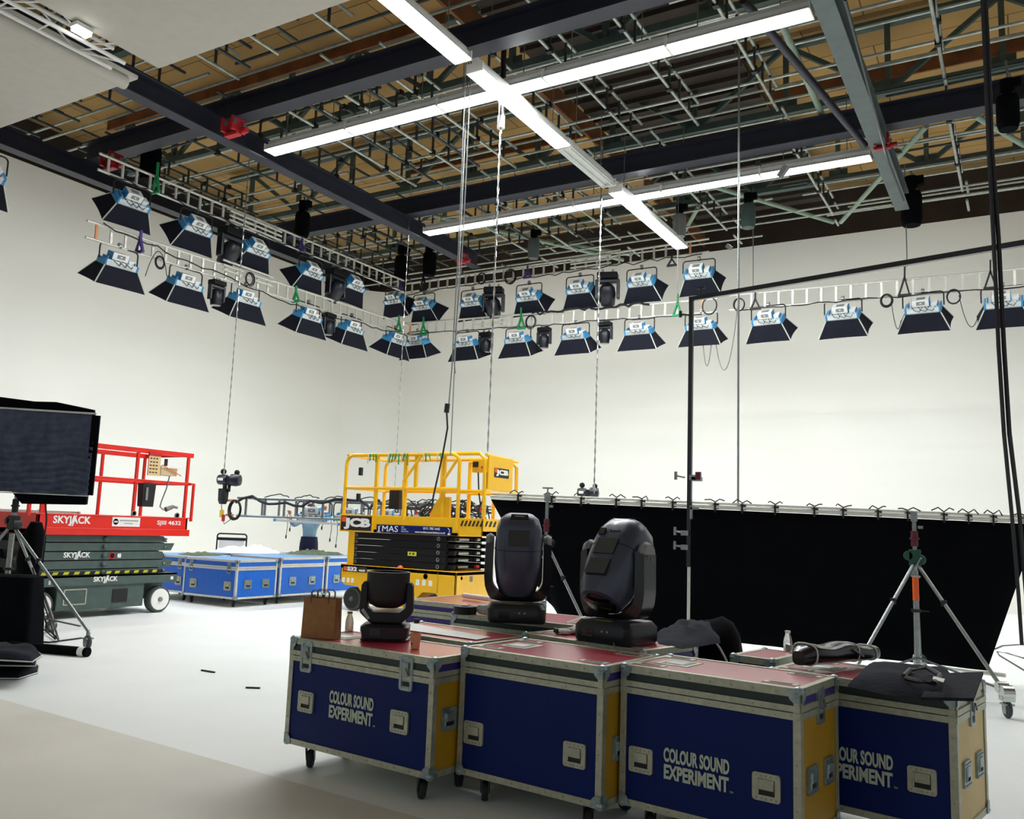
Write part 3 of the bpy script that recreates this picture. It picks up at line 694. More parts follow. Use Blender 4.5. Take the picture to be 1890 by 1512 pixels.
for (x, y, d, y2, r, k, lab) in ((1364, 62, 14.0, 935, .017, 'steel', 'thin steel rope hanging from above the strip lamps to behind the black backdrop'), (1390, 410, 19.5, 540, .012, 'cable_grey', 'thin chain above the left end of the right-hand truss'), (1672, 400, 18.0, 492, .012, 'cable_grey', 'thin chain above the middle of the right-hand truss'),
      (1826, 330, 16.5, 482, .014, 'cable_grey', 'thin wire above the right end of the right-hand truss'), (861, 200, 14.5, 842, .008, 'cable_grey', 'hair-thin wire hanging left of the heavy white chain'), (1251, 440, 19.5, 545, .01, 'cable_grey', 'thin wire above the right end of the lower rear truss')):
    p, q = vert(x, y, d, y2); wire([p, p.lerp(q, .5), q], r, lab, k)
wire([pt(857, 188, 13.0)+Vector((0, 0, 1.2)), pt(857, 188, 13.0), pt(852, 330, 13.1), pt(845, 480, 13.1), pt(838, 600, 13.2), pt(834, 680, 13.2), pt(828, 750, 13.2)], .009, 'left strand of the dark cable pair hanging to the yellow lift', 'cable_grey')
wire([pt(866, 192, 13.0)+Vector((0, 0, 1.2)), pt(866, 192, 13.0), pt(860, 330, 13.1), pt(852, 480, 13.1), pt(842, 600, 13.2), pt(838, 660, 13.2), pt(840, 690, 13.2)], .009, 'right strand of the dark cable pair ending in a plug', 'cable_grey')
wire([pt(824, 752, 13.2), pt(826, 790, 13.3), pt(817, 840, 13.3), pt(808, 880, 13.4), pt(800, 915, 13.4), pt(797, 940, 13.4)], .014, 'black cable falling into the yellow lift deck', 'cable')
b = B().m('black'); b.cyl(pt(826, 745, 13.2), pt(824, 762, 13.2), .04, 8); tag(obj('cable_plug', b), 'black inline plug on the cable above the yellow lift', 'plug')
for (dx, lab) in ((0, 'left one of the two thick black cables hanging down the right side'), (1, 'right one of the two thick black cables hanging down the right side')):
    pts = [(1812+5*dx, -30), (1818+6*dx, 100), (1825+6*dx, 280), (1834+9*dx, 440), (1843+10*dx, 640), (1853+10*dx, 800), (1868+14*dx, 955), (1880+14*dx, 1100), (1886+20*dx, 1190)]
    cable('black_cable', [atD(x, y, 8.0 if y < 900 else 8.6) for x, y in pts], .02 if dx == 0 else .022, lab)
wire([atD(x, y, 8.2) for x, y in ((1500-40, -20), (1496, 120), (1550, 240), (1600, 330))][0:0] or [atZ(1560, 0, 8.0), atZ(1640, 300, 8.0), atZ(1668, 370, 8.0)], .02, 'slim twin cable running down right of the grey beam', 'scaffold_dark')
# ------------------------------------------------------------ flight cases
def loft(b, secs, n=6, T=None):
    """secs: (z, w, d, r, cx, cy) rounded-rectangle sections"""
    rings = []
    for s_ in secs:
        z, w_, d_, r_ = s_[:4]; cx_ = s_[4] if len(s_) > 4 else 0; cy_ = s_[5] if len(s_) > 5 else 0
        r_ = min(r_, w_/2*.999, d_/2*.999); rings.append([(x, y, z) for x, y in rr(w_, d_, r_, n, (cx_, cy_))])
    m = len(rings[0]); vs = [p for r_ in rings for p in r_]
    fs = [(i*m+k, i*m+(k+1) % m, (i+1)*m+(k+1) % m, (i+1)*m+k) for i in range(len(rings)-1) for k in range(m)]
    fs += [tuple(reversed(range(m))), tuple(range((len(rings)-1)*m, len(rings)*m))]
    return b._add(vs, fs, T)
FACE = {'f': lambda W, D_: Matrix.Identity(4), 'r': lambda W, D_: TR(W, 0, 0) @ RZ(90), 'b': lambda W, D_: TR(W, D_, 0) @ RZ(180), 'l': lambda W, D_: TR(0, D_, 0) @ RZ(-90)}
def frame_ring(b, T, x, z, w, h, th, r, y=-.003, d=.006):
    """flat rounded frame on a face (face plane y=0, outwards -y)"""
    o_ = rr(w, h, r, 4, (x, z)); i_ = rr(w-2*th, h-2*th, max(r-th*.6, .003), 4, (x, z)); n = len(o_); vs = []
    for yy in (y+d/2, y-d/2):
        vs += [(a, yy, c) for a, c in o_]; vs += [(a, yy, c) for a, c in i_]
    fs = []
    for k in range(n):
        j = (k+1) % n
        fs += [(2*n+k, 2*n+j, 3*n+j, 3*n+k), (k, 2*n+k, 2*n+j, j), (n+k, n+j, 3*n+j, 3*n+k)]
    b._add(vs, fs, T)
def add_handle(t, T, x, z, s=1.0, k='alu_edge'):
    w, h = .135*s, .125*s
    b = B().m(k); frame_ring(b, T, x, z, w, h, .026*s, .014*s, d=.012)
    for i in range(5):
        for sz in (-1, 1): b.m('steel').cyl(*[T @ Vector((x+(i-2)*.024*s, yy, z+sz*.05*s)) for yy in (-.007, -.012)], .0045*s, 6)
    o = obj('handle', b, t)
    b = B().m('black'); b.bb(x-.045*s, x+.045*s, -.004, .002, z-.04*s, z+.04*s, T)
    obj('recess', b, o)
    b = B().m(k); b.bb(x-.034*s, x+.038*s, -.016, -.005, z-.012*s, z+.036*s, T)
    b.bb(x-.044*s, x-.034*s, -.014, -.004, z-.034*s, z+.036*s, T)
    obj('grip', b, o, bevel=.003)
def add_latch(t, T, x, z, s=1.0, k='zinc'):
    w, h = .10*s, .19*s
    b = B().m(k); frame_ring(b, T, x, z, w, h, .017*s, .016*s, d=.014); b.bb(x-.034*s, x+.034*s, -.005, .002, z-.08*s, z+.08*s, T)
    o = obj('latch', b, t)
    b = B().m('steel'); b.bb(x-.025*s, x+.022*s, -.017, -.006, z-.01*s, z+.06*s, T); b.cyl(*[T @ Vector((x, yy, z+.0*s)) for yy in (-.006, -.02)], .018*s, 10)
    b.bar(T @ Vector((x+.004*s, -.018, z+.03*s)), T @ Vector((x+.028*s, -.02, z-.01*s)), .012*s, .006*s); obj('butterfly', b, o)
    b = B().m('black'); b.bb(x-.026*s, x+.026*s, -.007, -.004, z-.07*s, z-.045*s, T); obj('slot', b, o)
def add_caster(t, x, y, z, s=1.0, fork='black_plastic', turn=0):
    T = TR(x, y, 0) @ RZ(turn)
    b = B().m('steel' if fork != 'black_plastic' else fork); b.bb(-.05*s, .05*s, -.045*s, .045*s, z-.012, z, T)
    b.m(fork)
    for sx in (-1, 1):
        b._add([(sx*.022*s, -.03*s, z-.012), (sx*.022*s, .03*s, z-.012), (sx*.022*s, .045*s, .045*s), (sx*.022*s, .015*s, .045*s), (sx*.027*s, -.03*s, z-.012), (sx*.027*s, .03*s, z-.012), (sx*.027*s, .045*s, .045*s), (sx*.027*s, .015*s, .045*s)],
               [(0, 1, 2, 3), (7, 6, 5, 4), (0, 4, 5, 1), (1, 5, 6, 2), (2, 6, 7, 3), (3, 7, 4, 0)], T)
    c = obj('caster', b, t)
    b = B().m('rubber'); r_ = .055*s
    b.lathe([(.0, -.018*s), (r_*.9, -.018*s), (r_, -.01*s), (r_, .01*s), (r_*.9, .018*s), (0, .018*s)], 20, T @ TR(0, .03*s, r_), axis='x')
    obj('wheel', b, c, smooth=True)
def case(loc, rz, W, D_, H, lab, front='case_navy', side='case_yellow', top='case_red', band='case_band', band_s='case_purple', logo=False, handles='fr', latches=(), rlatch=False, zb=.155, ftop='case_red', label_dish=True, rivets=True, lidh=.105, trim='alu_edge', caster='black_plastic', group='navy flight cases with red tops', lh=(.15, .85), hz=.50, hs=1.0, slots=True):
    t = thing('flight_case', lab, 'flight case', (loc[0], loc[1], 0), math.radians(rz), group)
    zl = H-lidh
    b = B().m(front); b.bb(.01, W-.01, .004, D_-.004, zb+.01, zl); b.m(side); b.bb(.004, W-.004, .012, D_-.012, zb+.012, zl); obj('body', b, t)
    # body edging
    e = .034; b = B().m(trim)
    for x in (0, W):
        for y in (0, D_):
            sx = 1 if x == 0 else -1; sy = 1 if y == 0 else -1
            b.bb(x-sx*.002, x+sx*e, y-sy*.003, y+sy*.002, zb, zl); b.bb(x-sx*.003, x+sx*.002, y-sy*.002, y+sy*e, zb, zl)
    for y in (0, D_):
        sy = 1 if y == 0 else -1
        b.bb(0, W, y-sy*.004, y+sy*.01, zb, zb+e); b.bb(0, W, y-sy*.006, y+sy*.01, zl-.034, zl-.003)
    for x in (0, W):
        sx = 1 if x == 0 else -1
        b.bb(x-sx*.004, x+sx*.01, 0, D_, zb, zb+e); b.bb(x-sx*.006, x+sx*.01, 0, D_, zl-.034, zl-.003)
    b.bb(.005, W-.005, .005, D_-.005, zb-.002, zb+.01)
    if rivets:
        b.m('steel')
        for z in (zb+.018, zl-.02, zl+.016, H-.02):
            for i in range(int(W/.11)): b.box((.06+i*.11, -.0065, z), (.006, .004, .006))
        for z_ in range(int((zl-zb)/.1)): b.box((.018, -.0045, zb+.06+z_*.1), (.006, .004, .006)); b.box((W-.018, -.0045, zb+.06+z_*.1), (.006, .004, .006))
    ed = obj('edging', b, t)
    # lid
    ld = B().m(band); ld.bb(.01, W-.01, .003, D_-.003, zl, H-.012); ld.m(band_s); ld.bb(.003, W-.003, .012, D_-.012, zl, H-.012)
    lo = obj('lid', ld, t)
    b = B().m(trim)
    for y in (0, D_):
        sy = 1 if y == 0 else -1
        b.bb(0, W, y-sy*.007, y+sy*.01, zl+.002, zl+.030); b.bb(0, W, y-sy*.004, y+sy*.008, H-.036, H); b.bb(0, W, y-sy*.003, y+sy*.03, H-.006, H+.003)
    for x in (0, W):
        sx = 1 if x == 0 else -1
        b.bb(x-sx*.007, x+sx*.01, 0, D_, zl+.002, zl+.030); b.bb(x-sx*.004, x+sx*.008, 0, D_, H-.036, H); b.bb(x-sx*.003, x+sx*.03, 0, D_, H-.006, H+.003)
    for x in (0, W):
        for y in (0, D_):
            sx = 1 if x == 0 else -1; sy = 1 if y == 0 else -1
            b.bb(x-sx*.004, x+sx*.03, y-sy*.004, y+sy*.004, zl, H); b.bb(x-sx*.004, x+sx*.004, y-sy*.004, y+sy*.03, zl, H)
    obj('lid_edging', b, lo)
    b = B().m(top); b.bb(.02, W-.02, .02, D_-.02, H-.012, H); obj('top_panel', b, lo)
    if slots:
        for (x, y) in ((W*.12, D_*.2), (W*.12, D_*.84), (W*.86, D_*.2), (W*.86, D_*.84)):
            b = B().m(trim); b.bb(x-.085, x+.085, y-.028, y+.028, H, H+.003); b.m('black'); b.bb(x-.055, x+.055, y-.013, y+.013, H+.003, H+.0045); obj('caster_slot', b, lo)
    if label_dish:
        b = B().m(trim); b.bb(W*.10, W*.10+.19, D_*.52-.10, D_*.52+.10, H, H+.003); b.m('sky_panel'); b.bb(W*.10+.025, W*.10+.165, D_*.52-.07, D_*.52+.07, H+.003, H+.0045); b.m('paper'); b.bb(W*.10+.04, W*.10+.14, D_*.52-.05, D_*.52+.04, H+.0045, H+.0055); obj('label_dish', b, lo)
    # corners
    for x in (0, W):
        for y in (0, D_):
            sx = 1 if x == 0 else -1; sy = 1 if y == 0 else -1
            for (z, sz, par) in ((zb, 1, t), (H, -1, lo)):
                b = B().m('zinc'); b.lathe([(0, -.026), (.018, -.019), (.026, 0), (.018, .019), (0, .026)], 10, c=(x+sx*.012, y+sy*.012, z+sz*.012))
                for pl in ((0, 1), (1, 1)):
                    if pl[0] == 0: b._add([(x, y-sy*.008, z), (x+sx*.062, y-sy*.008, z), (x+sx*.05, y-sy*.008, z+sz*.045), (x+sx*.03, y-sy*.008, z+sz*.062), (x, y-sy*.008, z+sz*.062)], [(0, 1, 2, 3, 4)])
                    else: b._add([(x-sx*.008, y, z), (x-sx*.008, y+sy*.062, z), (x-sx*.008, y+sy*.05, z+sz*.045), (x-sx*.008, y+sy*.03, z+sz*.062), (x-sx*.008, y, z+sz*.062)], [(0, 1, 2, 3, 4)])
                obj('corner_cap', b, par, smooth=False)
    Tf_, Tr_ = FACE['f'](W, D_), FACE['r'](W, D_)
    if 'f' in handles:
        for q in lh: add_handle(t, Tf_, W*q, zb+(zl-zb)*hz, hs)
    if 'r' in handles:
        for q in (.28, .72) if D_ > .5 else (.5,): add_handle(t, Tr_, D_*q, zb+(zl-zb)*(hz+.06), hs, 'zinc')
    for q in latches: add_latch(t, Tf_, W*q, zl+.002, 1.0)
    if rlatch: add_latch(t, Tr_, D_*.5, zl+.002, .9)
    if logo:
        hh = logo[2]*.2; zc = zb+(zl-zb)*logo[1]
        g = text('COLOUR SOUND', .1, 'letter', t, Tf(W*logo[0], .0, zc+hh*.58), 'logo', width=logo[2], height=hh, bold=.0038, ext=.001)
        text('EXPERIMENT', .1, 'letter', t, Tf(W*logo[0], .0, zc-hh*.58), 'logo', width=logo[2]*.985, height=hh, bold=.0038, ext=.001)
        text('TM', .014, 'letter', g, Tf(W*logo[0]+logo[2]*.53, .0, zb+(zl-zb)*logo[1]-logo[2]*.2), 'trade_mark', ext=.001)
    for x in (.13, W-.13):
        for y in (.1, D_-.1): add_caster(t, x, y, zb-.002, 1.0 if zb > .14 else .9, caster, 20+70*((x+y) % .7))
    return t
NAVY = dict()
case((-4.085, 4.225), -5, 1.2, .52, .80, 'lettered navy flight case, leftmost of the front row, paper bag on it', latches=(.13, .83), logo=(.47, .535, .37), handles='fr', lh=(.145, .80), slots=False, hz=.50)
case((-2.85, 4.33), -6, .945, .62, .85, 'navy flight case without lettering in the front row, between the two lettered ones', handles='fr', lh=(.12, .83), hz=.40)
case((-1.875, 4.385), -7, .945, .54, .852, 'lettered navy flight case with yellow side, third in the front row, pale glare on top', logo=(.45, .42, .35), handles='fr', rlatch=True, lh=(.13, .83), hz=.40)
case((-1.27, 5.03), -9.5, .945, .60, .822, 'navy flight case with cream side, at the right under the folded black cloth', side='case_cream', band_s='alu_edge', logo=(.495, .44, .36), handles='fr', rlatch=True, lh=(.13, .83), hz=.42)
case((-4.05, 4.86), -8, 1.02, .60, .815, 'red-topped flight case with a sheet of white paper, behind the left front case', latches=(), handles='', label_dish=False, slots=False)
case((-2.965, 5.24), -13, .98, .60, .842, 'red-topped flight case carrying the larger moving head lamp on the right', handles='r', rivets=True, label_dish=False)
case((-3.97, 5.86), -2, 1.22, .64, .855, 'red-topped flight case carrying the moving head lamp and glove at the back', handles='', label_dish=False)
case((-5.02, 6.62), -3, .9, 1.05, .845, 'orange-red topped flight case nearest the yellow lift, latch on its purple front', front='case_purple', band='case_purple', top='case_orange', handles='', latches=(.8,), label_dish=False, slots=False)
case((-1.585, 5.37), -10, .27, .46, .83, 'small red-topped flight case, clear bottle standing on it', handles='', label_dish=False, slots=False, rivets=False)
# blue cases at the back
BG = 'bright blue flight cases beside the red lift'
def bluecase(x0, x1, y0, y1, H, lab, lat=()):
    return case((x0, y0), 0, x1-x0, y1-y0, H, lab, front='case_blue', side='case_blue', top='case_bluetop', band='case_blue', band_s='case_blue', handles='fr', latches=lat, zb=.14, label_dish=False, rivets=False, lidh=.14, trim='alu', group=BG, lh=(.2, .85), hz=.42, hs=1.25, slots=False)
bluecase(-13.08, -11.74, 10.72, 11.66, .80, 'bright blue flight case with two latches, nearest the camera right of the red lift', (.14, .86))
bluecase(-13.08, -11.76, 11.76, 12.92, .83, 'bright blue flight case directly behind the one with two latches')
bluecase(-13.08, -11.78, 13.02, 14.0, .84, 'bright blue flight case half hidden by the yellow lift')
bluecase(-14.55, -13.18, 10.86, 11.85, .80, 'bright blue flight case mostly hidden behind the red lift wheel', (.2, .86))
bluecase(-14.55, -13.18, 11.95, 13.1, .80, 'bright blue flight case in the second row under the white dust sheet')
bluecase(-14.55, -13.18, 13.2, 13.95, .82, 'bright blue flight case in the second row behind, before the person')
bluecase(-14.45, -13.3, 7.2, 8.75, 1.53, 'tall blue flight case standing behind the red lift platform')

# ------------------------------------------------------------ things on the cases
def heap(outline, z0, h, name, k, lab, cat, seed=0, rings=9, wob=.01, pw=3.0, piping=None, par=None, flat=.0, sub=True):
    rn = random.Random(seed); n = len(outline); cx_ = sum(p[0] for p in outline)/n; cy_ = sum(p[1] for p in outline)/n
    # densify outline
    pts = []
    for i in range(n):
        a = Vector(outline[i]); c = Vector(outline[(i+1) % n])
        for j in range(4): pts.append(a.lerp(c, j/4))
    N = len(pts); vs = []; ph = [rn.uniform(0, 6.3) for _ in range(8)]
    def zz(x, y, s_): 
        f = (1-s_**pw)
        return z0 + h*f*(1+.22*math.sin(9*x+5*y+ph[0])+.15*math.sin(-7*x+13*y+ph[1])) + f*wob*(math.sin(31*x+ph[2])+math.sin(37*y+17*x+ph[3])) + (.004 if s_ < 1 else 0)
    for r_ in range(rings+1):
        s_ = 1-r_/rings*.999
        for p in pts:
            x = cx_+(p.x-cx_)*s_; y = cy_+(p.y-cy_)*s_; vs.append((x, y, max(z0, zz(x, y, s_))))
    fs = [(r_*N+k_, r_*N+(k_+1) % N, (r_+1)*N+(k_+1) % N, (r_+1)*N+k_) for r_ in range(rings) for k_ in range(N)]
    fs.append(tuple(range(rings*N, rings*N+N)))
    fs.append(tuple(reversed(range(N))))
    b = B().m(k); b._add(vs, fs); o = obj(name, b, par, smooth=True)
    if par is None: tag(o, lab, cat)
    if piping:
        b = B().m('piping'); b.tube([(p.x, p.y, z0+.012) for p in pts], .006, 5, closed=True); obj('piping', b, o, smooth=True)
    return o
# folded cloth at right
P_ = lambda x, y, z: (atZ(x, y, z).x, atZ(x, y, z).y)
o = heap([P_(1563, 1262, .84), P_(1606, 1218, .86), P_(1700, 1222, .86), P_(1757, 1236, .86), P_(1745, 1286, .84), P_(1650, 1280, .84)], .826, .05, 'folded_cloth', 'cloth_navy', 'folded black blanket with a strap and white tag on the right-hand case', 'blanket', 3, wob=.003, pw=8)
b = B().m('cloth_navy'); b._add([atZ(1722, 1243, .865), atZ(1815, 1240, .865), atZ(1797, 1289, .85), atZ(1700, 1287, .85)], [(0, 1, 2, 3)])
q = obj('fold_flap', b, o); md = q.modifiers.new('t', 'SOLIDIFY'); md.thickness = .014
b = B().m('black'); b.tube([atZ(x, y, .905) for x, y in ((1668, 1248), (1680, 1236), (1710, 1232), (1735, 1246), (1725, 1262), (1695, 1258), (1672, 1252))], .012, 6); obj('strap', b, o, smooth=True)
b = B().m('paper'); b._add([atZ(1723, 1249, .915), atZ(1744, 1254, .915), atZ(1741, 1260, .913), atZ(1721, 1254, .913)], [(0, 1, 2, 3)]); q = obj('care_tag', b, o); md = q.modifiers.new('t', 'SOLIDIFY'); md.thickness = .002
# rolled bag
t = thing('equipment_bag', 'shiny black equipment bag with white piping lying across the cases behind the glare', 'bag', atZ(1474, 1228, .86)); pL = Vector(t.location); pR = atZ(1608, 1216, .86)
dv = (pR-pL); L = dv.length; t.rotation_euler = (0, 0, math.atan2(dv.y, dv.x))
b = B(); b.m('black_gloss'); secs = []
for i in range(13):
    u = i/12; w_ = .17*(1-.35*abs(u-.4)**1.5*2)+.02*math.sin(9*u); h_ = .105*(1-.5*max(0, u-.6)*1.6)+.008*math.sin(14*u)
    if i == 0: w_, h_ = w_*.6, h_*.7
    secs.append((u*L, w_, h_))
rings = [[(x, w_*.5*math.copysign(abs(math.cos(a))**.7, math.cos(a)), .0+h_*.5+h_*.5*math.copysign(abs(math.sin(a))**.7, math.sin(a))) for a in [2*math.pi*k/16 for k in range(16)]] for x, w_, h_ in secs]
vs = [p for r_ in rings for p in r_]; b._add(vs, [(i*16+k, (i+1)*16+k, (i+1)*16+(k+1) % 16, i*16+(k+1) % 16) for i in range(12) for k in range(16)]+[tuple(range(16)), tuple(reversed(range(192, 208)))])
obj('bag_body', b, t, smooth=True)
b = B().m('piping')
for i in (1, 8, 11): b.tube([(x, y*1.03, z*1.02) for x, y, z in rings[i]], .005, 5, closed=True)
b.tube([(r_[12][0], r_[10][1]*1.03, .012) for r_ in rings[1:12]], .005, 5); obj('piping', b, t, smooth=True)
b = B().m('sky_panel'); b.bar((L*.58, -.07, .075), (L*.70, -.075, .035), .03, .01); obj('pocket_strip', b, t)
# bottles, cup, bag, tape, gloves
def bottle(loc, s, k, capk, lab, capd=True):
    t = thing('bottle', lab, 'bottle', loc); t.scale = (s,)*3
    b = B().m(k); b.lathe([(0, 0), (.030, 0), (.033, .01), (.033, .07), (.028, .1), (.019, .125), (.018, .14), (0, .14)], 18); obj('bottle_body', b, t, smooth=True)
    if capd: b = B().m(capk); b.lathe([(0, .138), (.021, .138), (.021, .152), (0, .152)], 16); obj('cap', b, t, smooth=True)
    return t
p = atZ(644, 1166, .80); p.z = .803; bottle(p, .86, 'milk', 'kraft', 'milky plastic bottle between the paper bag and the small moving head lamp')
p = atZ(1454, 1203, .83); p.z = .833; bottle(p, .83, 'clear', 'white', 'small clear bottle with white cap before the black backdrop')
t = thing('paper_cup', 'pinkish paper cup at the foot of the small moving head lamp', 'cup', (*P_(766, 1198, .80), .803))
b = B().m('cup'); b.lathe([(0, 0), (.026, 0), (.033, .088), (.030, .088), (.024, .008), (0, .008)], 20); obj('cup_wall', b, t, smooth=True); b = B().m('cup'); b.lathe([(.0335, .086), (.0355, .089), (.0335, .092), (.031, .089), (.0335, .086)], 20); obj('rim', b, t, smooth=True)
b = B().m('maroon'); b.box((-.005, -.0285, .03), (.007, .003, .014)); obj('printed_mark', b, t)
pc = Vector((*P_(592, 1178, .80), .803)); t = thing('paper_bag', 'brown paper carrier bag at the left end of the front cases', 'bag', pc, math.radians(18))
b = B().m('kraft'); b._add([(-.115, -.05, 0), (.115, -.05, 0), (.115, .05, 0), (-.115, .05, 0), (-.108, -.05, .25), (.108, -.05, .25), (.108, .05, .25), (-.108, .05, .25), (-.111, 0, .12), (.111, 0, .12), (-.085, 0, .25), (.085, 0, .25)],
      [(0, 1, 5, 4), (2, 3, 7, 6), (0, 3, 2, 1), (1, 2, 9), (2, 6, 11, 9), (1, 9, 11, 5), (3, 0, 8), (0, 4, 10, 8), (3, 8, 10, 7)]); q = obj('bag_wall', b, t); md = q.modifiers.new('t', 'SOLIDIFY'); md.thickness = .002
b = B().m('kraft_dark'); b.bb(-.055, .055, -.046, -.043, .19, .25); obj('inner_band', b, t)
for yy in (-.045, .045):
    b = B().m('kraft_dark'); pts = [(x, yy, z) for x, z in ((-.06, .22), (-.06, .285), (-.045, .30), (.045, .30), (.06, .285), (.06, .22))]
    for i in range(5): b.bar(pts[i], pts[i+1], .003, .018, (0, 1, 0))
    obj('carry_handle', b, t)
b = B().m('paper'); zpp = .821; b._add([(*P_(757, 1150, zpp), zpp), (*P_(905, 1176, zpp), zpp), (*P_(880, 1181, zpp), zpp), (*P_(757, 1164, zpp), zpp)], [(0, 1, 2, 3)])
q = obj('paper_sheet', b); tag(q, 'long white paper sheet lying on the red case top behind the small moving head lamp', 'paper'); md = q.modifiers.new('t', 'SOLIDIFY'); md.thickness = .001
b = B().m('black'); c = atZ(769, 1148, .83); b.lathe([(0, 0), (.02, 0), (.02, .03), (0, .03)], 10, c=(c.x, c.y, .821)); tag(obj('tape_stub', b), 'tiny black cap on the red case behind the small moving head lamp', 'cap')
c = atZ(858, 1131, .87); b = B().m('black'); b.lathe([(.035, 0), (.09, 0), (.09, .06), (.035, .06), (.035, 0)], 24, c=(c.x, c.y, .86)); tag(obj('tape_roll', b, smooth=True), 'fat roll of black tape on the rear red case', 'tape')
c = atZ(886, 1132, .87); t = thing('plastic_wrap', 'crumpled clear plastic wrap beside the roll of black tape', 'wrap', (c.x, c.y, .86))
b = B().m('glove'); rn = random.Random(5); b.tube([(-.04, 0, .035), (0, 0, .045), (.05, .01, .04), (.09, .02, .06)], [.02, .04, .045, .03], 8); obj('crumple', b, t)
c = atZ(873, 1098, .87); b = B().m('white'); b.cyl(atZ(856, 1101, .87)+Vector((0, 0, .01)), atZ(905, 1108, .87)+Vector((0, 0, .01)), .024, 12); tag(obj('paper_tube', b, smooth=True), 'white paper tube along the back edge of the orange-red case', 'tube')
cable('thin_cable', [atZ(865, 1117, .86), atZ(872, 1119, .86), atZ(884, 1120, .86), atZ(896, 1116, .86)], .006, 'short dark cord on the orange-red case')
# gloves
t = thing('work_gloves', 'pair of pale work gloves with dark trim beside the large moving head lamp', 'gloves', (*P_(1040, 1170, .845), .846), math.radians(40))
for g_, (ox, oy, rot) in enumerate(((0, 0, 0), (.07, .05, 40))):
    T = TR(ox, oy, .0) @ RZ(rot); b = B().m('glove'); loft(b, [(0, .10, .085, .03), (.018, .11, .09, .03), (.032, .08, .06, .03)], T=T)
    for i, (L_, a) in enumerate(((.085, 18), (.1, 6), (.095, -6), (.075, -18))): b.tube([T @ Vector((.04, .033-.022*i, .016)), T @ Vector((.04+L_*.6, .033-.022*i+.3*math.sin(math.radians(a))*L_, .03)), T @ Vector((.04+L_, .033-.022*i+.9*math.sin(math.radians(a))*L_, .014))], [.013, .012, .009], 8)
    b.tube([T @ Vector((-.02, -.04, .015)), T @ Vector((.01, -.085, .02))], [.015, .011], 8); gl = obj('glove', b, t, smooth=True)
    b = B().m('black'); b.bb(-.06, -.045, -.045, .045, .004, .034, T); obj('cuff', b, gl)
cable('tool_straps', [atZ(1045, 1152, .85), atZ(1062, 1146, .855), atZ(1080, 1140, .85)], .013, 'pale straps lying beside the work gloves', 'strap', 'glove')
cable('thin_cable', [atZ(1131, 1178, .87), atZ(1133, 1190, .86), atZ(1138, 1200, .853), atZ(1142, 1204, .85)], .004, 'thin cord coming out of the large moving head lamp base', k='cable_grey')

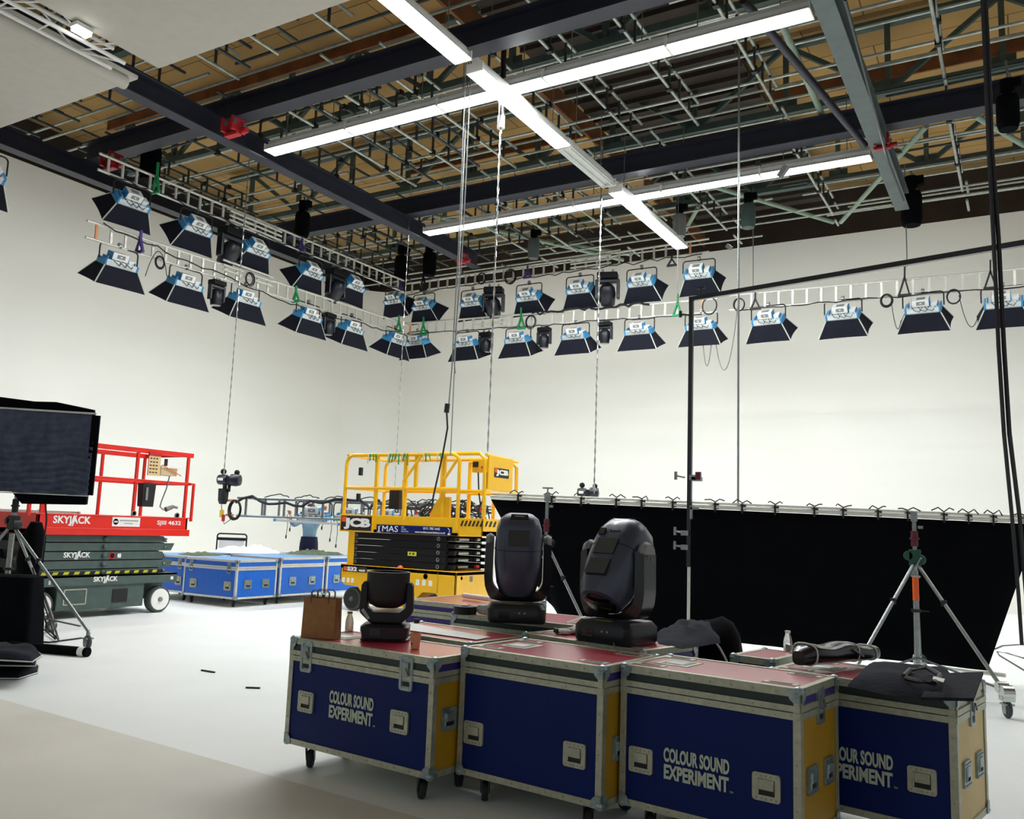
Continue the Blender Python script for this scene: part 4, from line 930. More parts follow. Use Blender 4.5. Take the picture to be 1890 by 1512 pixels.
# ------------------------------------------------------------ moving heads standing on cases
def big_head(loc, rz, pitch, lab, logo=False):
    t = thing('moving_head_lamp', lab, 'moving head lamp', loc, math.radians(rz))
    b = B().m('black_plastic'); loft(b, [(0, .41, .36, .05), (.02, .43, .38, .06), (.10, .43, .38, .06), (.135, .38, .33, .06)]); bs = obj('base', b, t, smooth=True)
    b = B().m('glass_dark'); b.bb(-.13, -.05, -.193, -.188, .035, .085); obj('display', b, bs)
    b = B().m('steel')
    for x in (.02, .06): b.cyl((x, -.188, .075), (x, -.194, .075), .007, 8)
    obj('button', b, bs); b = B().m('hazard_yellow'); b.bb(-.08, .05, -.14, -.12, .1351, .1365); obj('sticker', b, bs)
    # yoke: U shape
    b = B().m('black_gloss'); N = 14; pr = []
    for i in range(N+1):
        a = math.pi*i/N; pr.append((math.cos(a), math.sin(a)))
    inner = [(-.185, .60-.02)]+[(-.185*c_, .30-.125*s_) for c_, s_ in pr]+[(.185, .60-.02)]
    outer = [(-.245, .56)]+[(-.245, .50), (-.248, .32), (-.238, .24), (-.20, .16), (-.12, .145), (.12, .145), (.20, .16), (.238, .24), (.248, .32), (.245, .50)]+[(.245, .56)]
    # build as quads strips between sampled inner and outer
    def samp(poly, n):
        ds = [0]
        for i in range(1, len(poly)): ds.append(ds[-1]+math.dist(poly[i], poly[i-1]))
        out = []
        for k in range(n+1):
            d_ = ds[-1]*k/n; i = 1
            while i < len(ds)-1 and ds[i] < d_: i += 1
            u = (d_-ds[i-1])/(ds[i]-ds[i-1]); out.append((poly[i-1][0]+(poly[i][0]-poly[i-1][0])*u, poly[i-1][1]+(poly[i][1]-poly[i-1][1])*u))
        return out
    A_, O_ = samp(inner, 32), samp(outer, 32); vs = []
    for (ia, oa) in zip(A_, O_):
        vs += [(ia[0], -.085, ia[1]), (oa[0], -.07, oa[1]), (oa[0], .07, oa[1]), (ia[0], .085, ia[1])]
    fs = [(i*4+k, i*4+(k+1) % 4, (i+1)*4+(k+1) % 4, (i+1)*4+k) for i in range(32) for k in range(4)]+[(0, 1, 2, 3), (128, 131, 130, 129)]
    b._add(vs, fs); yk = obj('yoke', b, t, smooth=True)
    for sx in (-1, 1):
        b = B().m('sky_panel'); b.lathe([(0, -.03), (.06, -.028), (.075, .0), (.06, .03), (0, .03)], 18, TR(sx*.215, 0, .565), axis='x'); obj('arm_cap', b, yk, smooth=True)
    # head
    T = TR(0, 0, .50) @ RX(pitch) @ TR(0, 0, -.02) @ Matrix.Diagonal((1.02, 1.02, 1.1, 1))
    b = B().m('head_grey'); loft(b, [(-.27, .20, .20, .09), (-.26, .25, .25, .11), (-.18, .31, .30, .12), (-.05, .345, .33, .12), (.08, .345, .33, .11), (.18, .33, .31, .10), (.245, .28, .26, .09), (.275, .20, .18, .07), (.282, .16, .14, .05)], T=T); hd = obj('head', b, t, smooth=True)
    b = B().m('glass_dark'); b.lathe([(0, -.285), (.09, -.282), (.115, -.262), (.115, -.24)], 22, T); obj('lens', b, hd, smooth=True)
    z_ = -.03 if logo else .08
    b = B().m('glass_dark'); b.bb(-.075, .075, -.175, -.15, z_, z_+.105, T); obj('vent', b, hd)
    if logo: b = B().m('glass_dark'); b.bb(-.075, .075, -.174, -.15, -.17, -.065, T); obj('vent', b, hd)
    b = B().m('glass_dark' if not logo else 'head_grey'); b._add([(-.07, -.13, .245), (.07, -.13, .245), (.06, -.075, .279), (-.06, -.075, .279), (-.07, -.128, .25), (.07, -.128, .25), (.06, -.075, .284), (-.06, -.075, .284)], [(4, 5, 6, 7), (0, 1, 5, 4), (1, 2, 6, 5), (2, 3, 7, 6), (3, 0, 4, 7)], T); obj('vent', b, hd)
    b = B().m('black'); loft(b, [(.045, .352, .337, .12), (.049, .352, .337, .12)], T=T); obj('seam', b, hd, smooth=True)
    if logo:
        b = B().m('black_gloss'); b.bb(-.10, -.055, -.171, -.16, .105, .15, T); obj('badge', b, hd); text('Claypaky', .04, 'black_gloss', hd, T @ Tf(.015, -.170, .128), 'lettering', width=.10, ext=.002)
    return t
c = atZ(950, 1147, .858); big_head((c.x, c.y+.02, .859), 30, 6, 'dark moving head lamp standing upright on the rear case, beside the yellow lift')
c = atZ(1137, 1184, .845); big_head((c.x, c.y, .846), -10, -36, 'largest looking dark moving head lamp, leaning right, before the black backdrop', True)
c = atZ(711, 1180, .803); t = thing('moving_head_lamp', 'small black moving head lamp aimed straight up, on the left front case', 'moving head lamp', (c.x, c.y-.0, .804), math.radians(33))
b = B().m('black_plastic'); loft(b, [(0, .30, .25, .05), (.012, .315, .26, .06), (.016, .29, .24, .05), (.085, .31, .25, .05), (.10, .27, .22, .05)]); bs = obj('base', b, t, smooth=True)
b = B().m('glass_dark'); b.bb(-.09, -.02, -.128, -.122, .03, .08); obj('display', b, bs)
b = B().m('black'); pts = [(-.165, .34), (-.172, .20), (-.165, .165), (-.10, .105), (.10, .105), (.165, .165), (.172, .20), (.165, .34), (.15, .365), (.125, .365), (.122, .20), (.085, .17), (-.085, .17), (-.122, .20), (-.125, .365), (-.15, .365)]
vs = [(x, -.06, z) for x, z in pts]+[(x, .06, z) for x, z in pts]; n = len(pts)
quads = [(0, 1, 14, 15), (1, 2, 13, 14), (2, 3, 12, 13), (3, 4, 11, 12), (4, 5, 10, 11), (5, 6, 9, 10), (6, 7, 8, 9)]
quads = [(15, 0, 14), (0, 1, 13, 14), (1, 2, 13), (2, 3, 12, 13), (3, 4, 11, 12), (4, 5, 10, 11), (5, 6, 10), (6, 7, 9, 10), (7, 8, 9)]
fs = [q_ for q_ in quads]+[tuple(n+i for i in reversed(q_)) for q_ in quads]+[(i, (i+1) % n, (i+1) % n+n, i+n) for i in range(n)]
b._add(vs, fs); obj('yoke', b, t, bevel=.008)
b = B().m('black'); b.lathe([(.0, .195), (.07, .20), (.115, .225), (.13, .26), (.138, .33), (.138, .425), (.128, .425), (.12, .33), (0, .31)], 32); hd = obj('head', b, t, smooth=True)
b = B().m('steel'); b.lathe([(.1275, .4255), (.1385, .4255), (.1385, .4285), (.1275, .4285), (.1275, .4255)], 32); obj('rim', b, hd, smooth=True)
b = B().m('steel'); b.bar((-.15, -.062, .19), (-.105, -.062, .13), .012, .02); obj('grip_bar', b, t)

# ------------------------------------------------------------ black cloths behind the cases
def drape(c, w, d, h, rz, lab, seed, k='cloth_black'):
    t = thing('draped_cloth', lab, 'cloth', (c[0], c[1], 0), math.radians(rz))
    rn = random.Random(seed); N = 44; b = B().m(k); rows = [(0, 1.12), (.25, 1.07), (.5, 1.03), (.8, 1.0), (.93, .95), (1.0, .82), (1.03, .6), (1.0, .3), (.98, .01)]; vs = []; ph = [rn.uniform(0, 6) for _ in range(4)]
    for fz, fr in rows:
        for i in range(N):
            a = 2*math.pi*i/N; ca, sa = math.cos(a), math.sin(a)
            ex = math.copysign(abs(ca)**.5, ca); ey = math.copysign(abs(sa)**.5, sa)
            rip = 1+.05*math.sin(7*a+ph[0])*(1.2-fz)+.03*math.sin(13*a+ph[1])*(1.2-fz)
            x, y = ex*w/2*fr*rip, ey*d/2*fr*rip
            vs.append((x, y, h*fz*(1+(.10*math.sin(6*x+ph[2])+.07*math.sin(11*y+4*x+ph[3]))*min(1, fz*1.1)) if fz > 0 else 0))
    b._add(vs, [(r_*N+i, r_*N+(i+1) % N, (r_+1)*N+(i+1) % N, (r_+1)*N+i) for r_ in range(len(rows)-1) for i in range(N)])
    obj('cloth', b, t, smooth=True)
    b = B().m('piping'); pts = []
    for i in range(9):
        u = i/8; pts.append((w*(.22+.30*u), -d*.52-.02*u, h*(1.03-.55*u**1.5)))
    b.tube(pts, .008, 6); obj('piping', b, t, smooth=True)
    return t
drape((-2.15, 6.3), .72, .55, .80, 15, 'heap of black jackets and drapes with one white piping line behind the cases', 2)
heap([P_(1205, 1158, .9), P_(1240, 1146, .9), P_(1290, 1142, .9), P_(1325, 1146, .9), P_(1330, 1170, .9), P_(1260, 1180, .9), P_(1215, 1172, .9)], .84, .07, 'jacket', 'cloth_navy', 'grey black jacket lying over the heap of drapes behind the cases', 'jacket', 8, wob=.012)

# ------------------------------------------------------------ black backdrop on stands
TL, TRt = atD(906, 922, 11.6), atD(1916, 968, 9.9)
BLp, BRp = atD(1003, 1108, 11.6), atD(1822, 1238, 9.85)
BM = atD(1035, 1142, 11.4); BM2 = atD(1120, 1160, 11.2)
t = thing('black_backdrop', 'wide black cloth backdrop tied to a silver pipe behind the flight cases', 'backdrop', TL)
b = B().m('cloth_black'); NX, NZ = 60, 12; vs = []
Bn = [atD(1003, 1100, 11.6), BM, BM2]+[BM2.lerp(BRp, k/6) for k in range(1, 7)]
def btm(u):
    k = u*(len(Bn)-1); i = min(int(k), len(Bn)-2); return Bn[i].lerp(Bn[i+1], k-i)
nrm = Vector((RT.y, -RT.x, 0)).normalized()
for i in range(NX+1):
    u = i/NX; a = TL.lerp(TRt, u); c = btm(u**1.0)
    for j in range(NZ+1):
        v_ = j/NZ; p = a.lerp(c, v_); p += Vector((0, -1, 0))*(.02*math.sin(u*37+v_*2)*v_+.012*math.sin(u*80)); p.z = max(p.z, .02); vs.append(p-TL)
b._add(vs, [(i*(NZ+1)+j, (i+1)*(NZ+1)+j, (i+1)*(NZ+1)+j+1, i*(NZ+1)+j+1) for i in range(NX) for j in range(NZ)])
q = obj('cloth', b, t, smooth=True); md = q.modifiers.new('t', 'SOLIDIFY'); md.thickness = .006
up = Vector((0, 0, .035)); b = B().m('alu'); b.cyl(up, TRt-TL+up, .028, 12); b.cyl(up+Vector((0, -.0, .045)), TRt-TL+up+Vector((0, 0, .045)), .014, 8); obj('top_pipe', b, t, smooth=True)
rn = random.Random(6)
for i in range(17):
    u = (.06, .13, .19, .26, .31, .37, .45, .5, .56, .63, .68, .74, .79, .85, .89, .93, .98)[i]; p = (TRt-TL)*u+up; b = B().m('black')
    b.bar(p+Vector((0, -.03, .05)), p+Vector((0, -.03, -.07)), .025, .02); b.bar(p+Vector((0, 0, .035)), p+Vector((0, 0, -.03)), .03, .075)
    for s_ in (-1, 1): b.tube([p+Vector((0, -.02, .06)), p+Vector((s_*.06, -.03, .08+rn.uniform(0, .03))), p+Vector((s_*rn.uniform(.08, .14), -.03, .06+rn.uniform(-.02, .03)))], .008, 5)
    obj('tie', b, t)
b = B().m('alu'); p0 = atD(1740, 1232, 10.2); p1 = atD(1856, 1247, 9.7); b.cyl(p0, p1, .024, 10); tag(obj('floor_pipe', b, smooth=True), 'silver pipe near the floor along the bottom right of the black backdrop', 'pipe')
b = B().m('cable'); b.cyl(atD(1776, 1303, 8.6), atD(1900, 1320, 8.3), .025, 10); tag(obj('floor_bar', b, smooth=True), 'dark bar low above the floor at the right, passing the stand caster', 'bar')

def foot_caster(t, T, s=1.0, name='caster', big=False):
    if big:
        b = B().m('chrome'); b.cyl(*[T @ Vector(v) for v in ((-.05, 0, .22), (.05, 0, .22))], .07, 16); b.cyl(*[T @ Vector(v) for v in ((-.06, .07, .26), (.04, .07, .26))], .05, 14); b.bb(-.05, .05, -.06, .06, .15, .2, T); obj('gear_knuckle', b, t, bevel=.004)
    b = B().m('steel'); b.cyl(*[T @ Vector(v) for v in ((0, 0, .13), (0, 0, .19))], .022, 10); b.bb(-.045, .045, -.05, .05, .115, .13, T); b.bb(-.03, -.024, -.035, .035, .04, .12, T); b.bb(.024, .03, -.035, .035, .04, .12, T)
    o = obj(name, b, t)
    b = B().m('tyre'); b.lathe([(0, -.018), (.07, -.018), (.08, -.008), (.08, .008), (.07, .018), (0, .018)], 22, T @ TR(0, 0, .08), axis='x'); b.m('sky_panel'); b.lathe([(0, -.022), (.045, -.021), (.045, .021), (0, .022)], 14, T @ TR(0, 0, .08), axis='x'); obj('wheel', b, o, smooth=True)
def stand(loc, feet, ztop, zsp, lab, gear='green_dark', collar='maroon', tape=None, crank=True, colr=.022, big=False):
    t = thing('windup_stand', lab, 'stand', (loc[0], loc[1], 0)); L0 = Vector((loc[0], loc[1], 0))
    b = B().m('steel'); b.cyl((0, 0, .30), (0, 0, zsp-.05), .03, 14); b.cyl((0, 0, zsp), (0, 0, ztop-.12), colr, 12); obj('column', b, t, smooth=True)
    b = B().m('black'); b.cyl((0, 0, .82), (0, 0, .85), .05, 14); b.box((.06, 0, .835), (.12, .03, .012)); obj('brace_collar', b, t)
    b = B().m(gear); b.box((0, 0, zsp+.08), (.11, .1, .17)); b.cyl((-.06, -.05, zsp+.1), (-.06, .05, zsp+.1), .05, 12); b.cyl((.05, -.055, zsp+.06), (.05, .055, zsp+.06), .055, 12); obj('gear_box', b, t, bevel=.006)
    b = B().m(collar); b.cyl((0, 0, zsp+.20), (0, 0, zsp+.36), .036, 12); b.cyl((0, 0, zsp+.27), (0, 0, zsp+.29), .048, 12); obj('collar', b, t, smooth=True)
    b = B().m('steel'); b.cyl((0, 0, ztop-.14), (0, 0, ztop), .02, 10); b.box((0, 0, ztop-.05), (.06, .06, .1)); b.box((.06, 0, ztop-.16), (.05, .02, .03)); obj('clamp_head', b, t)
    if crank:
        b = B().m('steel'); b.cyl((.07, -.05, zsp+.08), (.07, -.11, zsp+.08), .012, 8); b.bar((.07, -.11, zsp+.09), (-.03, -.13, zsp-.1), .02, .012); b.cyl((-.03, -.13, zsp-.1), (.06, -.16, zsp-.11), .012, 8); obj('crank', b, t)
    if tape: b = B().m(tape); b.cyl((0, 0, zsp-.36), (0, 0, zsp-.10), .0315, 14); obj('tape_wrap', b, t)
    for f_ in feet:
        fp = Vector((f_[0], f_[1], 0))-L0; d = fp.normalized(); b = B().m('steel'); b.cyl(d*.05+Vector((0, 0, zsp)), fp+Vector((0, 0, .20)), .019, 12); m_ = (d*.05+Vector((0, 0, zsp))).lerp(fp+Vector((0, 0, .2)), .32)
        b.m('black').cyl(m_-Vector((0, 0, .03)), m_+Vector((0, 0, .03)), .028, 10); lg = obj('leg', b, t, smooth=True)
        b = B().m('beam_grey'); b.bar(Vector((0, 0, .36)), fp*.9+Vector((0, 0, .25)), .03, .012); obj('stay', b, t)
        foot_caster(t, TR(fp.x, fp.y, 0) @ RZ(math.degrees(math.atan2(d.y, d.x))+70), big=big)
    return t
def xyD(x, d): p = atD(x, 1000, d); return (p.x, p.y)
cS = xyD(1688, 9.2); f1 = atZ(1860, 1326, 0); f2 = atZ(1560, 1310, 0); f3 = Vector((*xyD(1693, 9.95), 0))
tt = stand(cS, [f1, f2, (f3.x, f3.y)], 1.86, 1.30, 'silver wind-up stand with green gear box and orange tape, before the black backdrop', tape='orange', big=True); tt.rotation_euler = (0, 0, 0)
cS2 = xyD(1008, 10.9); stand(cS2, [(cS2[0]+.75, cS2[1]-.1), (cS2[0]-.5, cS2[1]-.5), (cS2[0]-.2, cS2[1]+.4)], 1.98, 1.30, 'silver wind-up stand with black gear box behind the upright moving head lamp', gear='black', collar='maroon', tape='orange')
b = B().m('steel'); c = Vector((cS2[0], cS2[1], 1.97)); b.cyl(c, c+Vector((0, 0, .08)), .01, 8); b.cyl(c+Vector((-.06, -.03, .08)), c+Vector((.06, .03, .08)), .012, 8); tag(obj('t_handle', b), 'small T-shaped pin on top of the stand with the black gear box', 'pin')
cS3 = xyD(21, 10.4); w3 = atZ(160, 1199, 0)
stand(cS3, [w3, (cS3[0]-.5, cS3[1]-.6), (cS3[0]-.3, cS3[1]+.8)], 2.1, 1.30, 'silver wind-up stand at the left edge holding the black net flag', gear='black', collar='black', crank=False)
# tall black pole frame
pb = xyD(1272, 10.5); zt = 4.45
t = thing('pole_stand', 'tall black pole with a long black crossbar running to the right edge', 'pole frame', (pb[0], pb[1], 0))
pt_ = Vector((0, 0, zt)); far = atZ(1960, 437, zt)-Vector((pb[0], pb[1], 0))
b = B().m('black_gloss'); b.bar((0, 0, 1.15), (0, 0, zt+.03), .05, .05); obj('upright', b, t)
b = B().m('alu'); b.cyl((0, 0, .02), (0, 0, 1.2), .02, 10); obj('lower_tube', b, t, smooth=True)
b = B().m('black_gloss'); b.bar((0, 0, zt), far, .055, .055); obj('crossbar', b, t)
b = B().m('black'); b.cyl((.1, 0, zt), (.12, 0, zt+.12), .012, 8); b.box((.12, 0, zt+.13), (.1, .02, .02)); b.cyl((-.03, 0, zt-.2), (-.14, 0, zt-.18), .014, 8); b.box((-.14, 0, zt-.18), (.03, .03, .08)); obj('wing_bolt', b, t)
d_ = far.normalized(); b = B().m('sky_panel'); b.bar(pt_+d_*1.75, pt_+d_*1.9, .06, .06); b.bar(pt_+d_*.75, pt_+d_*.8, .06, .06); obj('joint_sleeve', b, t)
b = B().m('steel')
for z in (2.22, 1.55, 1.38):
    b.box((-.04 if z < 2 else .06, -.03, z), (.09, .06, .06)); b.cyl((-.05, -.03, z), (-.16, -.05, z+.02), .012, 8); b.box((-.16, -.05, z+.02), (.03, .03, .1))
b.box((.1, -.03, 2.2), (.12, .06, .05)); b.m('maroon').box((.12, -.04, 2.24), (.06, .05, .09)); b.m('steel').box((.07, -.02, 1.85), (.1, .03, .03)); b.box((.03, -.02, 1.8), (.03, .03, .16)); obj('clamp', b, t)
b = B().m('black'); b.bar((-.5, -.3, .03), (.5, .3, .03), .05, .04); b.bar((-.3, .5, .03), (.3, -.5, .03), .05, .04); obj('base_foot', b, t)
# ------------------------------------------------------------ red scissor lift (long side faces +x of the room)
RL = thing('scissor_lift', 'red and green scissor lift with white wheel hubs at the left', 'scissor lift', (-11.9, 7.0, 0), math.pi/2)
def LX(px, py): return atX(px, py, -11.9).y-7.0     # along the lift
def wheel(t, x, y, r, w_, hub, s=-1):
    b = B().m('tyre'); b.lathe([(0, -w_/2), (r*.93, -w_/2), (r, -w_/2+.02), (r, w_/2-.02), (r*.93, w_/2), (0, w_/2)], 32, TR(x, y, r), axis='y'); o = obj('wheel', b, t, smooth=True)
    b = B().m(hub); b.lathe([(0, -w_/2-.006), (r*.8, -w_/2-.006), (r*.82, -w_/2+.004)], 32, TR(x, y, r), axis='y'); h_ = obj('hub', b, o, smooth=True)
    b = B().m('sky_panel' if hub == 'white' else 'beam_grey'); b.lathe([(0, -w_/2-.03), (r*.16, -w_/2-.028), (r*.2, -w_/2-.006)], 16, TR(x, y, r), axis='y'); obj('hub_cap', b, h_, smooth=True)
for x in (.38, 2.35):
    for y in (.09, 1.1): wheel(RL, x, y, .205, .14, 'white')
b = B().m('lift_green'); b.bb(.62, 2.05, .03, 1.17, .12, .50); b.bb(-.12, .12, .05, 1.15, .17, .44); b.bb(-.1, 2.6, .3, .9, .2, .5); ch = obj('chassis', b, RL, bevel=.012)
b = B().m('scaffold_dark'); b.bb(-.25, .02, .1, 1.1, .12, .40); obj('bumper', b, ch)
b = B().m('lift_green'); b.bb(.1, 2.62, 0, .03, .47, .615); b.bb(.1, 2.62, 1.17, 1.2, .47, .615); b.bb(.1, 2.62, .0, 1.2, .59, .615); obj('side_rail', b, ch)
b = B().m('black'); b.bb(1.5, 1.76, .02, .032, .20, .40); obj('opening', b, ch, bevel=.01)
b = B().m('alu_edge'); frame_ring(b, TR(0, .03, 0), .90, .31, .36, .23, .018, .02); obj('hatch_frame', b, ch)
b = B().m('white'); b.bb(.30, .36, -.004, 0, .52, .58); b.bb(2.5, 2.55, -.004, 0, .51, .56); b.m('offwhite').bb(.46, .49, -.004, 0, .5, .56); obj('decal', b, ch)
st = None
zs = [.615, .70, .83, .96, 1.09, 1.20]
for i in range(5):
    z0, z1 = zs[i]+.009, zs[i+1]-.007; xa, xb = (.28, 2.42) if i % 2 == 0 else (.12, 2.50)
    b = B().m('lift_green')
    for y in (.05, 1.10):
        b._add([(xa, y, z0), (xb, y, z0), (xb-(.08 if i % 2 == 0 else -.06), y, z1), (xa+(.08 if i % 2 == 0 else -.06), y, z1), (xa, y+.05, z0), (xb, y+.05, z0), (xb-(.08 if i % 2 == 0 else -.06), y+.05, z1), (xa+(.08 if i % 2 == 0 else -.06), y+.05, z1)], [(0, 1, 2, 3), (7, 6, 5, 4), (0, 4, 5, 1), (1, 5, 6, 2), (2, 6, 7, 3), (3, 7, 4, 0)])
    b.m('black').bb(xa+.1, xb-.1, .1, 1.1, z0+.0, z1+.01)
    o = obj('scissor_arm', b, RL)
    b = B().m('lift_green'); b.cyl((1.31, .02, (z0+z1)/2), (1.31, .06, (z0+z1)/2), .035, 14); b.m('steel'); b.cyl((2.38, .03, (z0+z1)/2), (2.38, .06, (z0+z1)/2), .02, 10); obj('pivot_pin', b, o, smooth=True)
    if i == 0:
        b = B().m('hazard_yellow')
        for k in range(12):
            x = .36+k*.165
            if k == 6: x += .02
            b._add([(x, .046, .628), (x+.08, .046, .628), (x+.1, .046, .668), (x+.02, .046, .668)], [(0, 1, 2, 3)])
        b.m('black').bb(.3, 2.36, .047, .0485, .622, .674); obj('warning_stripe', b, o)
    if i == 2:
        b = B().m('red'); b.lathe([(.034, 0), (.052, 0), (.052, .004), (.034, .004), (.034, 0)], 20, TR(1.45, .046, .895) @ RX(90)); b.m('white').lathe([(0, .001), (.036, .001)], 20, TR(1.45, .046, .895) @ RX(90)); b.m('black').bb(1.43, 1.47, .040, .043, .88, .91); b.m('white').bb(1.54, 1.60, .044, .047, .865, .925); obj('warning_sign', b, o)
def skyjack(par, x, y, z, w_, k='white'):
    g = text('SKYJACK', .1, k, par, Tf(x, y, z), 'lettering', width=w_, bold=.003, shear=0, ext=.001)
    b = B().m(k); h = w_*.10; x0 = x+w_*.0
    for dx in (0, .05): b._add([(x0-w_*.06+dx*w_, y-.003, z-h*1.3), (x0-w_*.03+dx*w_, y-.003, z-h*1.3), (x0+w_*.07+dx*w_, y-.003, z+h*1.6), (x0+w_*.03+dx*w_, y-.003, z+h*1.6)], [(0, 1, 2, 3)])
    obj('flash_mark', b, g)
skyjack(RL, .88, .045, .90, .42); skyjack(RL, 1.35, -.001, .545, .40)
b = B().m('red_paint'); b.bb(.2, 2.74, 0, 1.2, 1.2, 1.28); b.bb(.2, 2.74, -.0, .04, 1.2, 1.5); b.bb(.2, 2.74, 1.16, 1.2, 1.2, 1.5); b.bb(.2, .24, 0, 1.2, 1.2, 1.5); b.bb(2.70, 2.74, 0, 1.2, 1.2, 1.5); b.bb(.16, 2.78, -.02, .0, 1.2, 1.305); b.bb(.16, 2.78, -.01, .03, 1.48, 1.5)
pf = obj('platform', b, RL, bevel=.006)
skyjack(pf, .72, -.003, 1.40, .58)
text('SJIII 4632', .1, 'white', pf, Tf(2.38, -.003, 1.40), 'lettering', width=.45, height=.085, bold=.0015, ext=.001)
b = B().m('white'); b.bb(1.36, 1.84, -.006, -.001, 1.335, 1.475); b.m('red').lathe([(0, 0), (.045, 0)], 20, TR(1.42, -.008, 1.405) @ RX(90)); sg = obj('sticker', b, pf)
text('PALLETTOWER HIRE' if False else 'NATIONWIDE\nPLATFORMS' if False else 'HIRE', .03, 'cable_grey', sg, Tf(1.64, -.008, 1.39), 'lettering', width=.12, ext=.0005) if False else None
b = B().m('cable_grey')
for k in range(12): b.bb(1.49+k*.027, 1.507+k*.027, -.0075, -.0062, 1.415, 1.435)
for k in range(6): b.bb(1.57+k*.025, 1.585+k*.025, -.0075, -.0062, 1.375, 1.39)
b.m('white')
for k in range(3): b.bb(1.39+k*.022, 1.405+k*.022, -.0105, -.0088, 1.39, 1.42)
obj('printed_line', b, sg)
xr = 2.70
posts_f = [LX(346, 900), LX(252, 900), .26, .08]
for y in (.03, 1.17):
    for x in (posts_f if y < .5 else [2.70, 1.9, 1.0, .26]):
        b = B().m('red_paint'); b.box((x, y, 1.99), (.045, .04, 1.06)); obj('rail_post', b, RL, bevel=.004)
    for z, hh in ((2.52, .075), (2.05, .045)):
        b = B().m('red_paint'); b.bar((.06, y, z), (2.76, y, z), .05, hh); obj('guard_rail', b, RL, bevel=.004)
for x in (.26, 2.72):
    for z in (2.52, 2.05): b = B().m('red_paint'); b.bar((x, .03, z), (x, 1.17, z), .05, .05); obj('guard_rail', b, RL)
b = B().m('red_paint'); b.box((2.80, .0, 1.75), (.035, .035, .62)); b.box((2.76, 0, 2.05), (.1, .03, .03)); obj('gate_post', b, RL)
b = B().m('steel'); b.lathe([(.03, -.008), (.045, -.008), (.045, .008), (.03, .008), (.03, -.008)], 14, TR(1.72, .0, 1.54), axis='y'); b.lathe([(.03, -.008), (.045, -.008), (.045, .008), (.03, .008), (.03, -.008)], 14, TR(2.52, .0, 1.53), axis='y'); obj('tie_ring', b, RL)
b = B().m('case_cream'); b.bb(LX(272, 860), LX(294, 860), -.03, -.01, 2.14, 2.50); b.m('red'); b.bb(LX(272, 860), LX(294, 860), -.035, -.008, 2.45, 2.5)
for k in range(5):
    for j in range(3): b.m('maroon').bb(LX(274, 860)+j*.055, LX(274, 860)+.035+j*.055, -.033, -.029, 2.18+k*.055, 2.20+k*.055)
obj('notice_board', b, RL)
b = B().m('cream'); b.bb(LX(297, 870), LX(327, 870), .0, .2, 2.16, 2.28); b.m('white').bb(LX(297, 870), LX(334, 870), -.02, .22, 2.28, 2.31); b.m('black').bb(LX(311, 850), LX(316, 850), .08, .1, 2.31, 2.43); cb = obj('control_box', b, RL)
b = B().m('orange'); b.bar((LX(298, 860), -.02, 2.32), (LX(333, 876), -.02, 2.17), .012, .012); obj('orange_lead', b, cb)
b = B().m('black'); b.box(((LX(259, 900)+LX(286, 900))/2, .02, 1.83), (.20, .12, .36), taper=1.15); b.m('sky_panel'); b.bb(LX(266, 900), LX(270, 900), -.06, -.045, 1.75, 1.95); bk = obj('tool_basket', b, RL)
b = B().m('cable_grey'); xx = LX(313, 880); b.tube([(xx, .0, 2.16), (xx-.04, .0, 1.95), (xx-.11, .0, 1.75), (xx-.13, .0, 1.66), (xx-.06, .0, 1.61), (xx+.02, 0, 1.63)], .010, 6); b.cyl((xx-.02, 0, 1.62), (xx+.12, 0, 1.67), .04, 10, .03); b.cyl((xx+.12, 0, 1.67), (xx+.2, 0, 1.655), .02, 8); obj('lead_plug', b, RL, smooth=True)
b = B().m('red_paint'); b.bb(-.30, -.24, .1, .16, .2, 1.0); b.bb(-.30, -.24, .7, .76, .2, 1.0); b.bb(-.3, -.24, .1, .76, .94, 1.0)
for k in range(3): b.bb(-.3, -.26, .1, .76, .32+k*.2, .36+k*.2)
obj('entry_ladder', b, RL)
b = B().m('lift_green'); b._add([(.0, .02, .86), (.36, .02, .98), (.38, .02, .92), (.08, .02, .80), (.0, .3, .86), (.36, .3, .98), (.38, .3, .92), (.08, .3, .80)], [(0, 1, 2, 3), (7, 6, 5, 4), (0, 4, 5, 1), (1, 5, 6, 2), (2, 6, 7, 3), (3, 7, 4, 0)]); obj('arm_guard', b, RL)

# ------------------------------------------------------------ yellow scissor lift
JL = thing('scissor_lift', 'bright yellow scissor lift with black folded arms in the middle', 'scissor lift', (-10.5, 11.95, 0), 0)
def JX(px, py, Y=11.95): return atY(px, py, Y).x+10.5
def JZ(px, py, Y=11.95): return atY(px, py, Y).z
for x in (.27, 2.02):
    for y in (.09, 1.08): wheel(JL, x, y, .2, .13, 'rubber')
pol = [(0, .79), (0, .52), (.10, .44), (.42, .42), (.52, .30), (.55, .14), (1.58, .14), (1.66, .30), (1.80, .42), (2.06, .42), (2.18, .32), (2.40, .30), (2.44, .14), (2.46, .14), (2.46, .78)]
def xzprism(b, poly, y0, y1):
    n = len(poly); vs = [(x, y0, z) for x, z in poly]+[(x, y1, z) for x, z in poly]
    return b._add(vs, [tuple(range(n)), tuple(reversed(range(n, 2*n)))]+[(i, i+n, (i+1) % n+n, (i+1) % n) for i in range(n)])
b = B().m('jcb_yellow'); xzprism(b, pol, 0, .03); xzprism(b, pol, 1.12, 1.15); b.bb(0, 2.46, 0, 1.15, .72, .79); b.bb(2.43, 2.46, 0, 1.15, .14, .78); b.bb(0, .03, 0, 1.15, .5, .79); b.bb(.6, 1.5, .2, .95, .14, .7); jc = obj('chassis', b, JL, bevel=.006)
